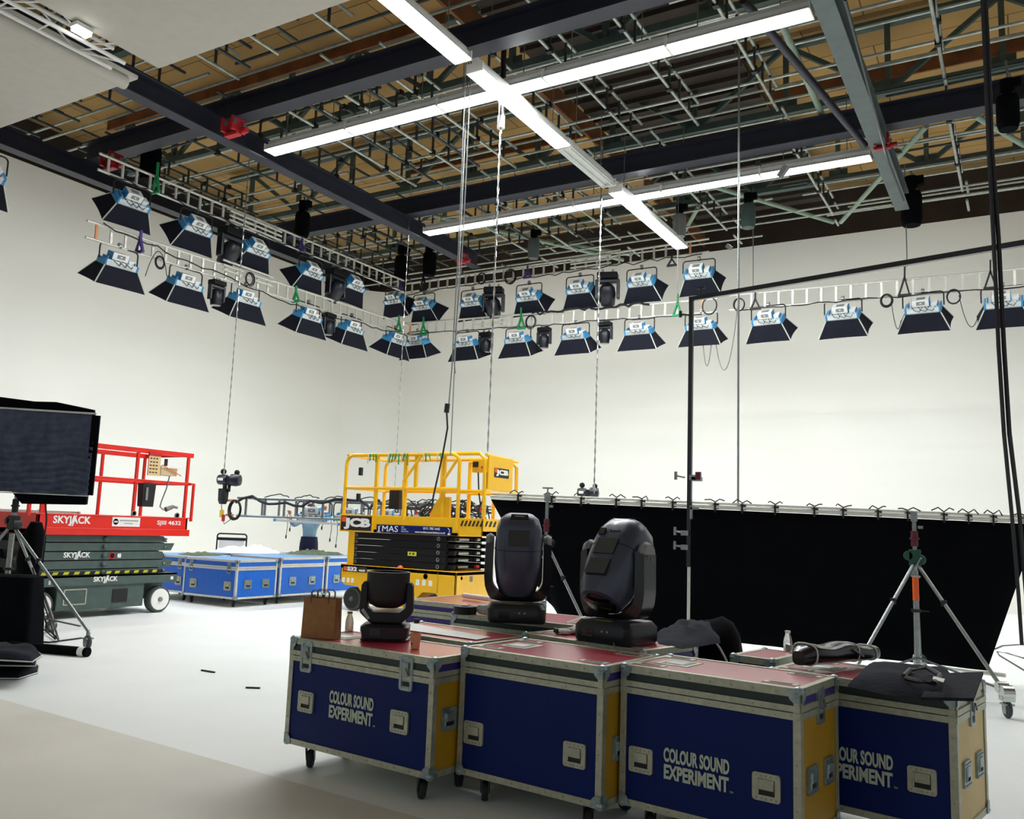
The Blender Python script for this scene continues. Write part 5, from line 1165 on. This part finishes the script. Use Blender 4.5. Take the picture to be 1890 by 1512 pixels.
b = B().m('case_yellow'); b.tube([(1.30, -.004, .40), (1.42, -.004, .40), (1.47, -.004, .34), (1.47, -.004, .15)], .006, 5); b.tube([(2.10, -.004, .76), (2.10, -.004, .42)], .005, 5); obj('panel_gap', b, jc)
b = B().m('black'); b.bb(.06, .60, -.006, 0, .665, .765); sg = obj('model_plate', b, jc); b = B().m('orange'); b.bb(.08, .15, -.009, -.005, .68, .75); obj('logo_square', b, sg)
text('S32', .1, 'white', sg, Tf(.27, -.008, .716), 'lettering', width=.22, height=.075, bold=.005, ext=.001); text('46E', .1, 'white', sg, Tf(.49, -.008, .70), 'lettering', width=.15, height=.04, bold=.004, ext=.001)
b = B().m('white')
for k in range(3): b.bb(.06+k*.10, .12+k*.10, -.005, 0, .48, .56); b.bb(1.66+k*.13, 1.73+k*.13, -.005, 0, .53, .62)
obj('decal', b, jc)
b = B().m('black'); b.lathe([(0, -.002), (.045, -.002)], 16, TR(1.85, -.003, .68) @ RX(90)); b.m('cable_grey').box((2.43+.032, .45, .66), (.005, .08, .09)); obj('lamp_recess', b, jc)
b = B().m('orange'); b.lathe([(0, .05), (.04, .03), (.06, 0)], 14, TR(1.32, .0, .79)); b.lathe([(0, -.002), (.03, -.002)], 12, TR(2.463, .16, .68) @ RY(90)); obj('beacon', b, jc, smooth=True)
b = B().m('jcb_yellow'); b.bb(.12, .26, .02, .12, .79, 1.36); obj('upright', b, jc)
zz_ = [.79, .905, 1.02, 1.135, 1.25, 1.36]
for i in range(5):
    z0, z1 = zz_[i]+.003, zz_[i+1]-.003; b = B().m('black_steel'); b.bb(.24, 2.22, .03, .09, z0, z1); b.bb(.24, 2.22, 1.06, 1.12, z0, z1); b.bb(.3, 2.16, .09, 1.06, z0+.02, z1-.02); b.bb(2.2, 2.36, .06, .12, z0+.02, z1-.02); b.bb(2.2, 2.36, 1.0, 1.1, z0+.02, z1-.02)
    o = obj('scissor_arm', b, JL, bevel=.004)
    zc = (z0+z1)/2; b = B().m('steel'); b.lathe([(.018, -.004), (.034, -.004), (.034, .0), (.018, 0), (.018, -.004)], 14, TR(2.06, .028, zc), axis='y'); b.lathe([(.018, -.004), (.03, -.004), (.03, .0), (.018, 0), (.018, -.004)], 14, TR(.30, .028, zc), axis='y'); obj('pivot_pin', b, o)
    b = B().m('steel'); b.cyl((2.30, .25, zc), (2.30, .55, zc), .025, 10); b.m('red' if i == 0 else 'steel').cyl((2.30, .8, zc), (2.30, .9, zc), .03, 10); b.m('steel').bb(.24, .36, .024, .03, z1-.006, z1+.004); obj('cross_pin', b, o)
b = B().m('hazard_yellow'); b.bb(1.44, 1.62, .022, .029, 1.0, 1.07); b.m('black'); b.box((1.49, .0215, 1.035), (.03, .002, .03)); b.box((1.56, .0215, 1.035), (.04, .002, .03)); obj('warning_label', b, JL)
b = B().m('jcb_yellow'); b.bb(-.06, 2.46, 0, 1.15, 1.36, 1.42); b.bb(-.06, 2.46, -.0, .03, 1.36, 1.66); b.bb(-.06, 2.46, 1.12, 1.15, 1.36, 1.66); b.bb(-.06, -.03, 0, 1.15, 1.36, 1.66); b.bb(-.06, .70, -.025, 0, 1.36, 1.66); jp = obj('platform', b, JL, bevel=.006)
b = B().m('black'); b.bb(-.03, .66, -.031, -.024, 1.385, 1.635); sg = obj('brand_plate', b, jp); b = B().m('orange'); b.bb(-.01, .10, -.035, -.030, 1.53, 1.62); obj('logo_square', b, sg)
text('JCB', .1, 'white', sg, Tf(.34, -.034, 1.50), 'lettering', width=.60, height=.20, bold=.006, ext=.002)
b = B().m('case_navy'); b.bb(.76, 2.34, -.006, 0, 1.37, 1.505); sg = obj('hire_banner', b, jp)
text('MAS', .1, 'white', sg, Tf(1.06, -.008, 1.438), 'lettering', width=.34, height=.10, ext=.001)
for k, s_ in enumerate(('MIDI', 'ACCESS', 'SOLUTIONS')): text(s_, .03, 'white', sg, Tf(1.30, -.008, 1.475-.036*k), 'lettering', height=.02, ext=.0006, align='LEFT')
text('0121 702 1642', .04, 'white', sg, Tf(1.93, -.008, 1.468), 'lettering', width=.34, bold=.0005, ext=.0006); text('www.mediaaccesssolutions.co.uk', .03, 'white', sg, Tf(1.90, -.008, 1.405), 'lettering', width=.62, bold=.0004, ext=.0006)
b = B().m('white'); b.bb(.78, .86, -.009, -.006, 1.375, 1.385); b.bb(.805, .83, -.009, -.006, 1.385, 1.47); b.bar((.80, -.008, 1.465), (.86, -.008, 1.49), .004, .022, (0, 1, 0)); b.bb(2.26, 2.31, -.009, -.006, 1.375, 1.40); b.bar((2.285, -.008, 1.40), (2.30, -.008, 1.45), .004, .02, (0, 1, 0)); b.bar((2.30, -.008, 1.45), (2.26, -.008, 1.49), .004, .018, (0, 1, 0)); obj('lift_icon', b, sg)
# roll-out deck
b = B().m('jcb_yellow'); b.bb(2.46, 2.92, .02, 1.13, 1.38, 1.46); b.bb(2.46, 2.92, .01, .03, 1.38, 1.66); b.bb(2.90, 2.92, .01, 1.13, 1.38, 1.66); b.bb(2.46, 2.92, 1.1, 1.13, 1.38, 1.66)
jd = obj('roll_out_deck', b, JL, bevel=.004)
b = B().m('black')
for k in range(6): x = 2.49+k*.075; b._add([(x, .004, 1.53), (x+.035, .004, 1.53), (x+.075, .004, 1.62), (x+.04, .004, 1.62)], [(0, 1, 2, 3)])
for k in range(8): y = .06+k*.13; b._add([(2.926, y, 1.53), (2.926, y+.06, 1.53), (2.926, y+.12, 1.62), (2.926, y+.06, 1.62)], [(0, 1, 2, 3)])
obj('hazard_stripes', b, jd)
def ypipe(pts, r=.022): r *= 1.3; b = B().m('jcb_yellow'); b.tube(pts, r, 8); return obj('guard_rail', b, JL, smooth=True)
def ypost(x, y, z0=1.5, z1=2.70): b = B().m('jcb_yellow'); b.box((x, y, (z0+z1)/2), (.062, .045, z1-z0)); return obj('rail_post', b, JL, bevel=.004)
for y in (.02, 1.13):
    ypipe([(x, y, z) for x, _, z in arc_u(-.02, 2.42, 1.45, 2.71, .16)], .025); ypipe([(0, y, 2.13), (2.42, y, 2.13)], .024)
    ypipe([(x, y*1.0+(.02 if y < .5 else -.02), z) for x, _, z in arc_u(1.2, 2.90, 1.45, 2.70, .14)][7:] + [], .022) if False else None
for px in (693, 747): ypost(JX(px, 900), .02)
ypost(JX(765, 900), .03, 2.12, 2.7)
ypipe([(JX(745, 886), .01, 2.26), (JX(777, 846), .01, 2.68)], .02); ypipe([(JX(745, 950), .01, 1.6), (JX(745, 886), .01, 2.27)], .022)
ypipe([(JX(820, 884), .01, 2.30), (JX(842, 855), .01, 2.60)], .02)
for x in (.45, 1.3, 1.9): ypost(x, 1.13)
ypost(JX(815, 900), .06)
for (yy, zt_) in ((.07, 2.72), (1.10, 2.66)):
    ypipe([(1.9, yy, zt_), (2.78, yy, zt_), (2.88, yy, zt_-.10), (2.90, yy, 1.5)], .025); ypipe([(1.9, yy, 2.10), (2.9, yy, 2.10)], .022)
ypipe([(2.90, .07, 2.12), (2.90, 1.10, 2.12)], .022); ypipe([(2.9, .07, 2.70), (2.9, 1.10, 2.66)], .022); ypipe([(0, .02, 2.71), (0, 1.13, 2.71)], .022); ypipe([(0, .02, 2.13), (0, 1.13, 2.13)], .022)
def YR(px, py): return atX(px, py, -7.57).y-11.95
def ZR(px, py): return atX(px, py, -7.57).z
y0, y1 = YR(902, 870), YR(947, 870); z0, z1 = ZR(925, 906), ZR(925, 844)
b = B().m('jcb_yellow'); b.bb(2.90, 2.93, y0, y1, z0, z1); ob = obj('document_box', b, JL, bevel=.01)
b = B().m('black'); b.bb(2.93, 2.934, y0+(y1-y0)*.22, y0+(y1-y0)*.82, z0+(z1-z0)*.38, z0+(z1-z0)*.66); sg = obj('brand_plate', b, ob)
text('JCB', .1, 'white', sg, Tf(2.936, y0+(y1-y0)*.54, z0+(z1-z0)*.52, '+x'), 'lettering', width=(y1-y0)*.50, height=(z1-z0)*.2, bold=.006, ext=.001); b = B().m('orange'); b.bb(2.934, 2.937, y0+(y1-y0)*.23, y0+(y1-y0)*.33, z0+(z1-z0)*.52, z0+(z1-z0)*.65); obj('logo_square', b, sg)
b = B().m('jcb_yellow'); b.bb(2.55, 2.82, .2, .4, 2.42, 2.62); b.m('black').box((2.62, .19, 2.55), (.10, .02, .09)); b.m('red').box((2.76, .18, 2.5), (.03, .03, .03)); obj('control_box', b, JL)
b = B().m('jcb_yellow'); b._add([(1.82, .06, 1.66), (2.22, .06, 1.66), (2.22, .06, 2.0), (2.02, .06, 2.0), (1.9, .06, 1.85), (1.82, .12, 1.66), (2.22, .12, 1.66), (2.22, .12, 2.0), (2.02, .12, 2.0), (1.9, .12, 1.85)], [(0, 1, 2, 3, 4), (9, 8, 7, 6, 5), (0, 5, 6, 1), (1, 6, 7, 2), (2, 7, 8, 3), (3, 8, 9, 4), (4, 9, 5, 0)]); obj('gusset_plate', b, JL)
b = B().m('cable'); b.tube([(2.80, .25, 2.45), (2.84, .2, 2.2), (2.78, .2, 1.95), (2.7, .2, 1.8), (2.72, .2, 1.68)], .016, 6); b.tube([(2.66, .22, 2.42), (2.7, .2, 2.1), (2.74, .2, 1.9)], .012, 6); obj('control_lead', b, JL, smooth=True)
for (x, z) in ((.33, 2.42), (.31, 1.96)): b = B().m('black'); b.box((x, .0, z), (.06, .05, .14)); obj('clip', b, JL)
b = B().m('black'); b.box((.95, .3, 1.95), (.22, .2, .34)); b.bb(.85, 1.2, .25, .28, 2.14, 2.17); obj('tool_pouch', b, JL)
rn = random.Random(7)
for k, (x, n_) in enumerate(((.55, 3), (1.0, 4), (1.3, 2), (1.75, 2), (2.05, 1))):
    b = B().m('green')
    for j in range(n_): b.bar((-10.5+x+j*.06, 11.925, 2.73), (-10.5+x+j*.06+rn.uniform(-.04, .04), 11.93, 2.70-rn.uniform(.08, .18)), .035, .004)
    b.m('offwhite').bar((-10.55+x, 11.925, 2.72), (-10.56+x, 11.93, 2.56), .03, .003); tag(obj('tape_strips', b), 'green tape strips on the top rail of the yellow lift, %s' % ('nearest its left end', 'left of the middle', 'at the middle', 'right of the middle', 'near the right post')[k], 'tape')

# ------------------------------------------------------------ net flag, cloths and leads at the left
fd = 10.15
tr, br_, tl, bl = atD(178, 767, fd), atD(164, 914, fd), atD(-130, 745, fd), atD(-130, 901, fd)
t = thing('net_flag', 'black net flag with a darker border on the stand at the left edge', 'flag', br_)
def q4(b, a, c, d, e, th=.0): return b._add([a, c, d, e], [(0, 1, 2, 3)])
b = B().m('net_black'); NX, NZ = 46, 40; vs = []
for i in range(NX+1):
    for j in range(NZ+1):
        u, v_ = i/NX, j/NZ; p = (tl.lerp(tr, u)).lerp(bl.lerp(br_, u), v_)
        dz = .012*math.sin(v_*78+3*math.sin(u*9)+1.2*math.sin(u*23))*min(1, .3+v_)+.02*math.sin(u*17+v_*4); p = p-FW*(dz+.02); vs.append(p-br_)
b._add(vs, [(i*(NZ+1)+j, (i+1)*(NZ+1)+j, (i+1)*(NZ+1)+j+1, i*(NZ+1)+j+1) for i in range(NX) for j in range(NZ)])
q = obj('net', b, t, smooth=True); md = q.modifiers.new('t', 'SOLIDIFY'); md.thickness = .01
b = B().m('cloth_black'); b.bar(tr-br_, Vector((0, 0, 0)), .09, .03, FW); q = obj('border', b, t)
b = B().m('alu'); b.bar(tl-br_, tr-br_+Vector((0, 0, .02)), .02, .02); b.bar(bl-br_+Vector((0, 0, -.01)), Vector((0, 0, -.012)), .012, .012); obj('frame_tube', b, t)
b = B().m('cloth_black'); A1 = [atD(-130, 716, fd+.1), atD(60, 741, fd+.1), atD(100, 742, fd+.1), atD(172, 757, fd+.1), atD(173, 768, fd+.1), atD(-130, 748, fd+.1)]
n = len(A1); b._add([p-br_ for p in A1]+[p-br_+FW*.05 for p in A1], [tuple(range(n)), tuple(reversed(range(n, 2*n)))]+[(i, i+n, (i+1) % n+n, (i+1) % n) for i in range(n)]); obj('top_skirt', b, t)
b = B().m('cloth_black'); A1 = [atD(20, 906, fd+.3), atD(160, 914, fd+.3), atD(158, 932, fd+.3), atD(40, 930, fd+.3)]
n = 4; b._add([p-br_ for p in A1]+[p-br_+FW*.05 for p in A1], [tuple(range(n)), tuple(reversed(range(n, 2*n)))]+[(i, i+n, (i+1) % n+n, (i+1) % n) for i in range(n)]); obj('lower_skirt', b, t)
b = B().m('cloth_black'); p = atD(58, 1020, 10.9); loft(b, [(-.35, .22, .2, .08), (-.1, .30, .26, .1), (.2, .28, .24, .1), (.38, .12, .12, .05)], T=TR(p.x, p.y, p.z) @ RY(6)); tag(obj('hanging_sack', b, smooth=True), 'black sack hanging between the left stand and the red lift', 'sack')
b = B().m('cable'); b.tube([atD(84, 930, 10.4), atD(86, 960, 10.4), atD(80, 1010, 10.4), atD(72, 1060, 10.3), atD(74, 1110, 10.2), atD(88, 1160, 10.1), atZ(108, 1181, .03), atZ(98, 1150, .5), atD(82, 1100, 10.2)], .011, 6); b.tube([atD(60, 1048, 10.3), atD(72, 1090, 10.2), atD(90, 1140, 10.1), atZ(102, 1180, .02), atZ(76, 1158, .04), atZ(52, 1183, .01), atZ(90, 1186, .01), atZ(150, 1178, .01)], .010, 6)
tag(obj('lead_loop', b, smooth=True), 'loops of thin black lead hanging to the floor beside the left stand', 'cable')
p1, p2 = atZ(-40, 1212, 0), atZ(26, 1196, 0)
b = B().m('cloth_black'); c = atZ(5, 1196, 0); loft(b, [(0, .62, .4, .05), (.4, .58, .36, .06), (.78, .52, .3, .06), (.80, .4, .2, .05)], T=TR(c.x-.06, c.y+.1, 0) @ RZ(30)); tag(obj('covered_box', b, smooth=True), 'black cloth covered box at the lower left edge', 'box')
b = B().m('cloth_black'); a_, c_ = atZ(20, 1192, .05), atZ(163, 1204, .05); b.cyl(a_, c_, .05, 12); q = obj('cloth_roll', b, smooth=True); tag(q, 'long black roll on the floor under the left stand caster', 'roll')
b = B().m('paper'); m_ = c_.lerp(a_, .04); b.cyl(m_, c_.lerp(a_, .11), .052, 12); obj('paper_label', b, q)
for i, (ol, z0, h, lab) in enumerate((([(-60, 1250), (34, 1251), (70, 1240), (72, 1228), (40, 1226), (-60, 1226)], 0, .07, 'bottom black folded drape of the pile at the lower left edge'), ([(-60, 1226), (66, 1228), (68, 1217), (30, 1210), (-60, 1210)], .11, .06, 'middle black folded drape of the pile at the lower left edge'), ([(-60, 1214), (60, 1220), (78, 1208), (62, 1196), (10, 1188), (-60, 1192)], .21, .06, 'top black folded drape of the pile at the lower left edge'))):
    heap([P_(x, y, z0+.02) for x, y in ol], z0, h, 'folded_drape', 'cloth_navy', lab, 'drape', i, wob=.002, pw=10, piping=True)
b = B().m('black')
for (x0, y0, x1, y1, lab) in ((372, 1237, 396, 1241, 'bent thin black tie lying on the white floor'), (454, 1269, 480, 1270, 'short straight black stick lying on the white floor')):
    b = B().m('black'); b.bar(atZ(x0, y0, .008), atZ(x1, y1, .008), .02, .012); tag(obj('floor_scrap', b), lab, 'scrap')
cable('thin_cable', [atZ(x, y, .012) for x, y in ((1836, 1198), (1850, 1192), (1880, 1190), (1900, 1192))]+[atZ(x, y, .012) for x, y in ((1890, 1215), (1860, 1206), (1840, 1203), (1845, 1210), (1870, 1225), (1895, 1240))], .008, 'thin cable looped on the white floor at the right edge')

# ------------------------------------------------------------ things on the blue cases
heap([(-13.95, 12.0), (-13.3, 12.1), (-13.0, 12.6), (-13.1, 13.15), (-13.6, 13.1), (-14.0, 12.7)], .84, .11, 'dust_sheet', 'white', 'crumpled white dust sheet lying on the bright blue cases', 'sheet', 4, wob=.02)
heap([(-12.7, 13.05), (-12.25, 13.4), (-12.3, 14.1), (-12.8, 14.2), (-13.2, 13.7), (-13.1, 13.2)], .845, .05, 'canvas_bag', 'olive', 'olive canvas bag on the blue cases in front of the person', 'bag', 6, wob=.02)
heap([(-13.9, 11.2), (-13.3, 11.1), (-13.2, 11.7), (-13.7, 11.8)], .805, .035, 'canvas_bag', 'olive', 'small olive cloth on the blue cases, left of the white sheet', 'cloth', 9, wob=.01)
c = atD(427, 1008, 19.0); t = thing('framed_board', 'pale framed board with black tube frame standing behind the blue cases', 'board', (c.x, c.y, 0), math.radians(31))
b = B().m('black'); b.tube([(x, 0, z) for x, _, z in arc_u(-.32, .32, .1, 1.17, .06)], .017, 8); b.bar((-.30, 0, 1.06), (.30, 0, 1.06), .03, .06); obj('tube_frame', b, t); b = B().m('white'); b.bb(-.27, .27, -.01, .01, .5, 1.05); obj('panel', b, t); b = B().m('black'); b.bb(-.5, .3, -.12, .12, 0, .12); obj('foot', b, t)
# ------------------------------------------------------------ hoists on chains
def hoist(c, s, rz, lab):
    t = thing('chain_hoist', lab, 'hoist', c, math.radians(rz)); t.scale = (s,)*3
    b = B().m('black_plastic'); b.lathe([(0, -.22), (.08, -.22), (.095, -.2), (.095, -.05), (.07, -.04)], 18, axis='x'); b.lathe([(.07, -.04), (.07, .02), (.11, .03), (.12, .12), (.1, .2), (0, .22)], 18, axis='x'); b.box((.0, 0, -.02), (.12, .14, .16)); obj('motor_body', b, t, smooth=True)
    b = B().m('white'); b.bb(-.19, -.09, -.098, -.094, -.02, .03); obj('plate', b, t)
    b = B().m('black'); b.lathe([(.035, -.01), (.055, -.01), (.055, .01), (.035, .01), (.035, -.01)], 16, TR(-.13, 0, .15), axis='y'); b.cyl((-.13, 0, .08), (-.13, 0, .1), .02, 8); b.lathe([(.03, -.01), (.05, -.01), (.05, .01), (.03, .01), (.03, -.01)], 16, TR(.13, 0, .14), axis='y'); b.cyl((0, 0, -.1), (0, 0, -.22), .03, 8); obj('lifting_eye', b, t, smooth=True)
    return t
h1 = atD(424, 886, 18.6); hoist(h1, 1.15, 25, 'dark chain hoist above the left end of the lowered truss')
b = B().m('black'); c = atD(412, 915, 18.6); loft(b, [(-.18, .14, .12, .05), (-.10, .2, .16, .06), (.14, .2, .16, .04), (.15, .18, .14, .04)], T=TR(c.x, c.y, c.z)); b.box((c.x+.03, c.y, c.z+.22), (.08, .05, .2)); tag(obj('chain_bag', b), 'black chain bag below the hoist on the lowered truss', 'bag')
c = atD(409, 950, 18.6); b = B().m('yellow'); b.box((c.x, c.y, c.z+.02), (.07, .06, .16)); b.m('red').box((c.x+.06, c.y, c.z-.07), (.05, .05, .14)); b.m('cable').tube([c+Vector((0, 0, .1)), c+Vector((-.03, 0, .2)), c+Vector((.02, 0, .3))], .008, 5); b.tube([c+Vector((.06, 0, -.12)), c+Vector((.1, 0, -.2)), c+Vector((.22, .05, -.1)), c+Vector((.25, .05, .05))], .008, 5); tag(obj('hoist_plugs', b), 'yellow and red hoist plugs dangling at the left end of the lowered truss', 'plugs')
b = B().m('orange_tape'); c = atD(428, 924, 18.55); b.box(c, (.28, .05, .05)); c = atD(424, 951, 18.55); b.box(c, (.2, .05, .05)); tag(obj('tape_ends', b), 'orange taped rail ends of the lowered truss', 'tape')
h2 = atD(1086, 910, 17.5); hoist(h2, 1.0, 20, 'dark chain hoist seen just above the black backdrop')
for i, (x, y, y2) in enumerate(((530, 958, 988), (537, 960, 975), (611, 966, 994), (622, 966, 1005), (596, 964, 972))):
    b = B().m('cable_grey'); p = atD(x, y-9, 18.45); q = atD(x-2, y2, 18.45); b.tube([p, p.lerp(q, .5)+Vector((.03, 0, 0)), q], .008, 5); b.m('black').cyl(q, q-Vector((0, 0, .07)), .016, 6); tag(obj('dangling_lead', b), 'thin lead dangling under the lowered truss near the person', 'lead', 'thin leads dangling by the person')
b = B().m('alu'); b.bar(atD(508, 960, 18.45), atD(630, 968, 18.35), .06, .05); b.m('sky_blue').bar(atD(505, 960, 18.45), atD(510, 960, 18.45), .07, .06); b.bar(atD(624, 968, 18.36), atD(631, 968, 18.34), .07, .06); tag(obj('silver_bar', b), 'silver bar with blue ends held under the lowered truss by the person', 'bar')

# ------------------------------------------------------------ the person
pf_ = atD(567, 1050, 19.35); RZP = 30.7
PT = thing('person', 'person in a light blue shirt and navy trousers reaching up to the lowered truss', 'person', (pf_.x, pf_.y, 0), math.radians(RZP))
def skin(name, joints, edges, radii, k, parent, sub=2, root=0):
    me = bpy.data.meshes.new(name); me.from_pydata(joints, edges, []); o = bpy.data.objects.new(name, me); COL.objects.link(o)
    me.materials.append(M[k]); m1 = o.modifiers.new('skin', 'SKIN'); m1.use_smooth_shade = True
    sl = me.skin_vertices
    if not sl: return o
    for i, v in enumerate(sl[0].data):
        r_ = radii[i]; v.radius = r_ if isinstance(r_, tuple) else (r_, r_); v.use_root = (i == root)
    m2 = o.modifiers.new('sub', 'SUBSURF'); m2.levels = sub; m2.render_levels = sub
    if parent is not None: o.parent = parent
    return o
s_ = 1.03
J = [(0, 0, .98), (0, 0, 1.12), (0, .0, 1.30), (0, .01, 1.46), (0, .0, 1.56), (0, -.02, 1.63), (0, -.03, 1.72), (0, -.02, 1.80),   # 0-7 spine, neck, head
     (-.19, 0, 1.48), (-.33, -.10, 1.36), (-.37, -.30, 1.50), (-.36, -.38, 1.56),    # 8-11 arm at picture left
     (.19, 0, 1.48), (.36, -.12, 1.50), (.40, -.34, 1.62), (.40, -.42, 1.68),        # 12-15 arm at picture right
     (-.10, 0, .92), (-.12, -.01, .50), (-.13, .02, .09), (-.14, -.13, .04),       # 16-19
     (.10, 0, .92), (.13, -.03, .50), (.15, .02, .09), (.17, -.13, .04)]           # 20-23
Eg = [(0, 1), (1, 2), (2, 3), (3, 4), (4, 5), (5, 6), (6, 7), (3, 8), (8, 9), (9, 10), (10, 11), (3, 12), (12, 13), (13, 14), (14, 15), (0, 16), (16, 17), (17, 18), (18, 19), (0, 20), (20, 21), (21, 22), (22, 23)]
Rr = [(.14, .10), (.13, .095), (.15, .10), (.14, .09), (.055, .055), (.075, .085), (.08, .095), (.055, .07), .06, .045, .034, .03, .06, .045, .034, .03, .085, .06, .042, .035, .085, .06, .042, .035]
skin('body', [Vector(j)*s_ for j in J], Eg, Rr, 'skin', PT)
Js = [(0, 0, 1.04), (0, 0, 1.16), (0, 0, 1.32), (0, .01, 1.46), (0, .0, 1.52), (-.19, 0, 1.48), (-.33, -.10, 1.36), (-.368, -.27, 1.48), (.19, 0, 1.48), (.36, -.12, 1.50), (.398, -.31, 1.60)]
skin('shirt', [Vector(j)*s_ for j in Js], [(0, 1), (1, 2), (2, 3), (3, 4), (3, 5), (5, 6), (6, 7), (3, 8), (8, 9), (9, 10)], [(.165, .125), (.16, .12), (.175, .125), (.165, .11), (.075, .075), .075, .062, .052, .075, .062, .052], 'shirt', PT)
b = B().m('trousers')
loft(b, [(.80, .36, .22, .10), (.88, .40, .27, .12), (1.0, .385, .26, .12), (1.13, .345, .235, .11)], T=Matrix.Scale(s_, 4))
for sx, kx in ((-1, -.12), (1, .13)): b.tube([Vector(v)*s_ for v in ((sx*.10, 0, .92), (sx*.105, 0, .78), (kx, -.01, .5), (kx*1.08, .02, .1))], [.10, .105, .08, .068], 14)
obj('trousers', b, PT, smooth=True)
Jt = [(0, 0, 1.02), (-.10, 0, .92), (-.12, -.01, .50), (-.13, .02, .11), (.10, 0, .92), (.13, -.03, .50), (.15, .02, .11)]
0 and skin('trousers', [Vector(j)*s_ for j in Jt], [(0, 1), (1, 2), (2, 3), (0, 4), (4, 5), (5, 6)], [(.165, .12), (.105, .11), .08, .062, (.105, .11), .08, .062], 'trousers', PT)
for sx, (hx, hy, hz) in ((-1, (-.36, -.39, 1.57)), (1, (.40, -.43, 1.69))):
    h0 = Vector((hx, hy, hz))*s_; jj = [h0, h0+Vector((0, -.03, .05))]; ee = [(0, 1)]; rr_ = [.028, .032]
    for f_ in range(4):
        bx = (f_-1.5)*.021; k0 = len(jj); jj += [h0+Vector((bx, -.045, .075)), h0+Vector((bx*1.1, -.075, .11-.006*abs(f_-1.5))), h0+Vector((bx*1.1, -.11, .10))]; ee += [(1, k0), (k0, k0+1), (k0+1, k0+2)]; rr_ += [.011, .0095, .008]
    k0 = len(jj); jj += [h0+Vector((-sx*.035, -.04, .05)), h0+Vector((-sx*.05, -.075, .06))]; ee += [(1, k0), (k0, k0+1)]; rr_ += [.012, .009]
    skin('hand', jj, ee, rr_, 'skin', PT, sub=1)
hc = Vector((0, -.025, 1.735))*s_
b = B().m('hair')
b.lathe([(0, .115), (.05, .108), (.082, .075), (.095, .03), (.09, -.01), (.08, -.03)], 18, TR(hc.x, hc.y+.012, hc.z))
obj('hair', b, PT, smooth=True)
b = B().m('black'); b.lathe([(.084, .01), (.09, -.03), (.075, -.075), (.04, -.10), (0, -.105)], 18, TR(hc.x, hc.y-.012, hc.z-.012)); obj('face_mask', b, PT, smooth=True)
b = B().m('skin'); b.lathe([(0, -.02), (.012, -.01), (.009, .02), (0, .03)], 8, TR(hc.x, hc.y-.098, hc.z+.0)); b.box((hc.x-.088, hc.y+.01, hc.z-.005), (.012, .03, .05)); b.box((hc.x+.088, hc.y+.01, hc.z-.005), (.012, .03, .05)); obj('nose_and_ears', b, PT, smooth=True)
b = B().m('white'); 
for sx in (-1, 1): b.lathe([(0, -.011), (.010, 0), (0, .011)], 10, TR(hc.x+sx*.032, hc.y-.088, hc.z+.018))
b.m('black')
for sx in (-1, 1): b.box((hc.x+sx*.032, hc.y-.099, hc.z+.018), (.008, .004, .008)); b.box((hc.x+sx*.032, hc.y-.09, hc.z+.038), (.03, .008, .006))
obj('eyes', b, PT)
b = B().m('black')
for x in (-.14, .17): b.box((x*s_, -.09, .035), (.1, .27, .07))
obj('shoes', b, PT, bevel=.02)
b = B().m('sky_silver'); b.box((.05, -.125, 1.02), (.03, .01, .03)); obj('belt_buckle', b, PT)
# ------------------------------------------------------------ pieces of one kind become parts of their own
CACHE = {}
def islands(me):
    par = list(range(len(me.vertices)))
    def find(i):
        while par[i] != i: par[i] = par[par[i]]; i = par[i]
        return i
    for e in me.edges:
        a, c = find(e.vertices[0]), find(e.vertices[1])
        if a != c: par[a] = c
    groups = {}
    for p in me.polygons: groups.setdefault(find(p.vertices[0]), []).append(p.index)
    return list(groups.values())
def split(o):
    me = o.data
    if me.name not in CACHE:
        out = []
        for g in islands(me):
            idx = {}; vs = []; fs = []; ms = []; sm = []
            for pi in g:
                p = me.polygons[pi]; f = []
                for v in p.vertices:
                    if v not in idx: idx[v] = len(vs); vs.append(me.vertices[v].co[:])
                    f.append(idx[v])
                fs.append(f); ms.append(p.material_index); sm.append(p.use_smooth)
            n = bpy.data.meshes.new(me.name); n.from_pydata(vs, [], fs)
            for m_ in me.materials: n.materials.append(m_)
            for p, a, c in zip(n.polygons, ms, sm): p.material_index = a; p.use_smooth = c
            out.append(n)
        CACHE[me.name] = out
    parts = CACHE[me.name]
    if len(parts) < 2: return
    for n in parts[1:]:
        c = o.copy(); c.data = n; COL.objects.link(c)
    o.data = parts[0]
NM = {'end_plate', 'hanger_wire', 'corner_rod', 'decal', 'shoes', 'button', 'hook_clamp', 'tie_ring', 'tape_wrap', 'wing_bolt', 'joint_sleeve', 'pivot_pin', 'clip', 'clamp', 'grip', 'lifting_eye', 'cross_pin'}
for o in list(bpy.data.objects):
    if o.type == 'MESH' and o.parent is not None and o.name.split('.')[0] in NM and not o.children: split(o)
for o in bpy.data.objects:
    if o.name.split('.')[0] == 'shoes': o.name = 'shoe'
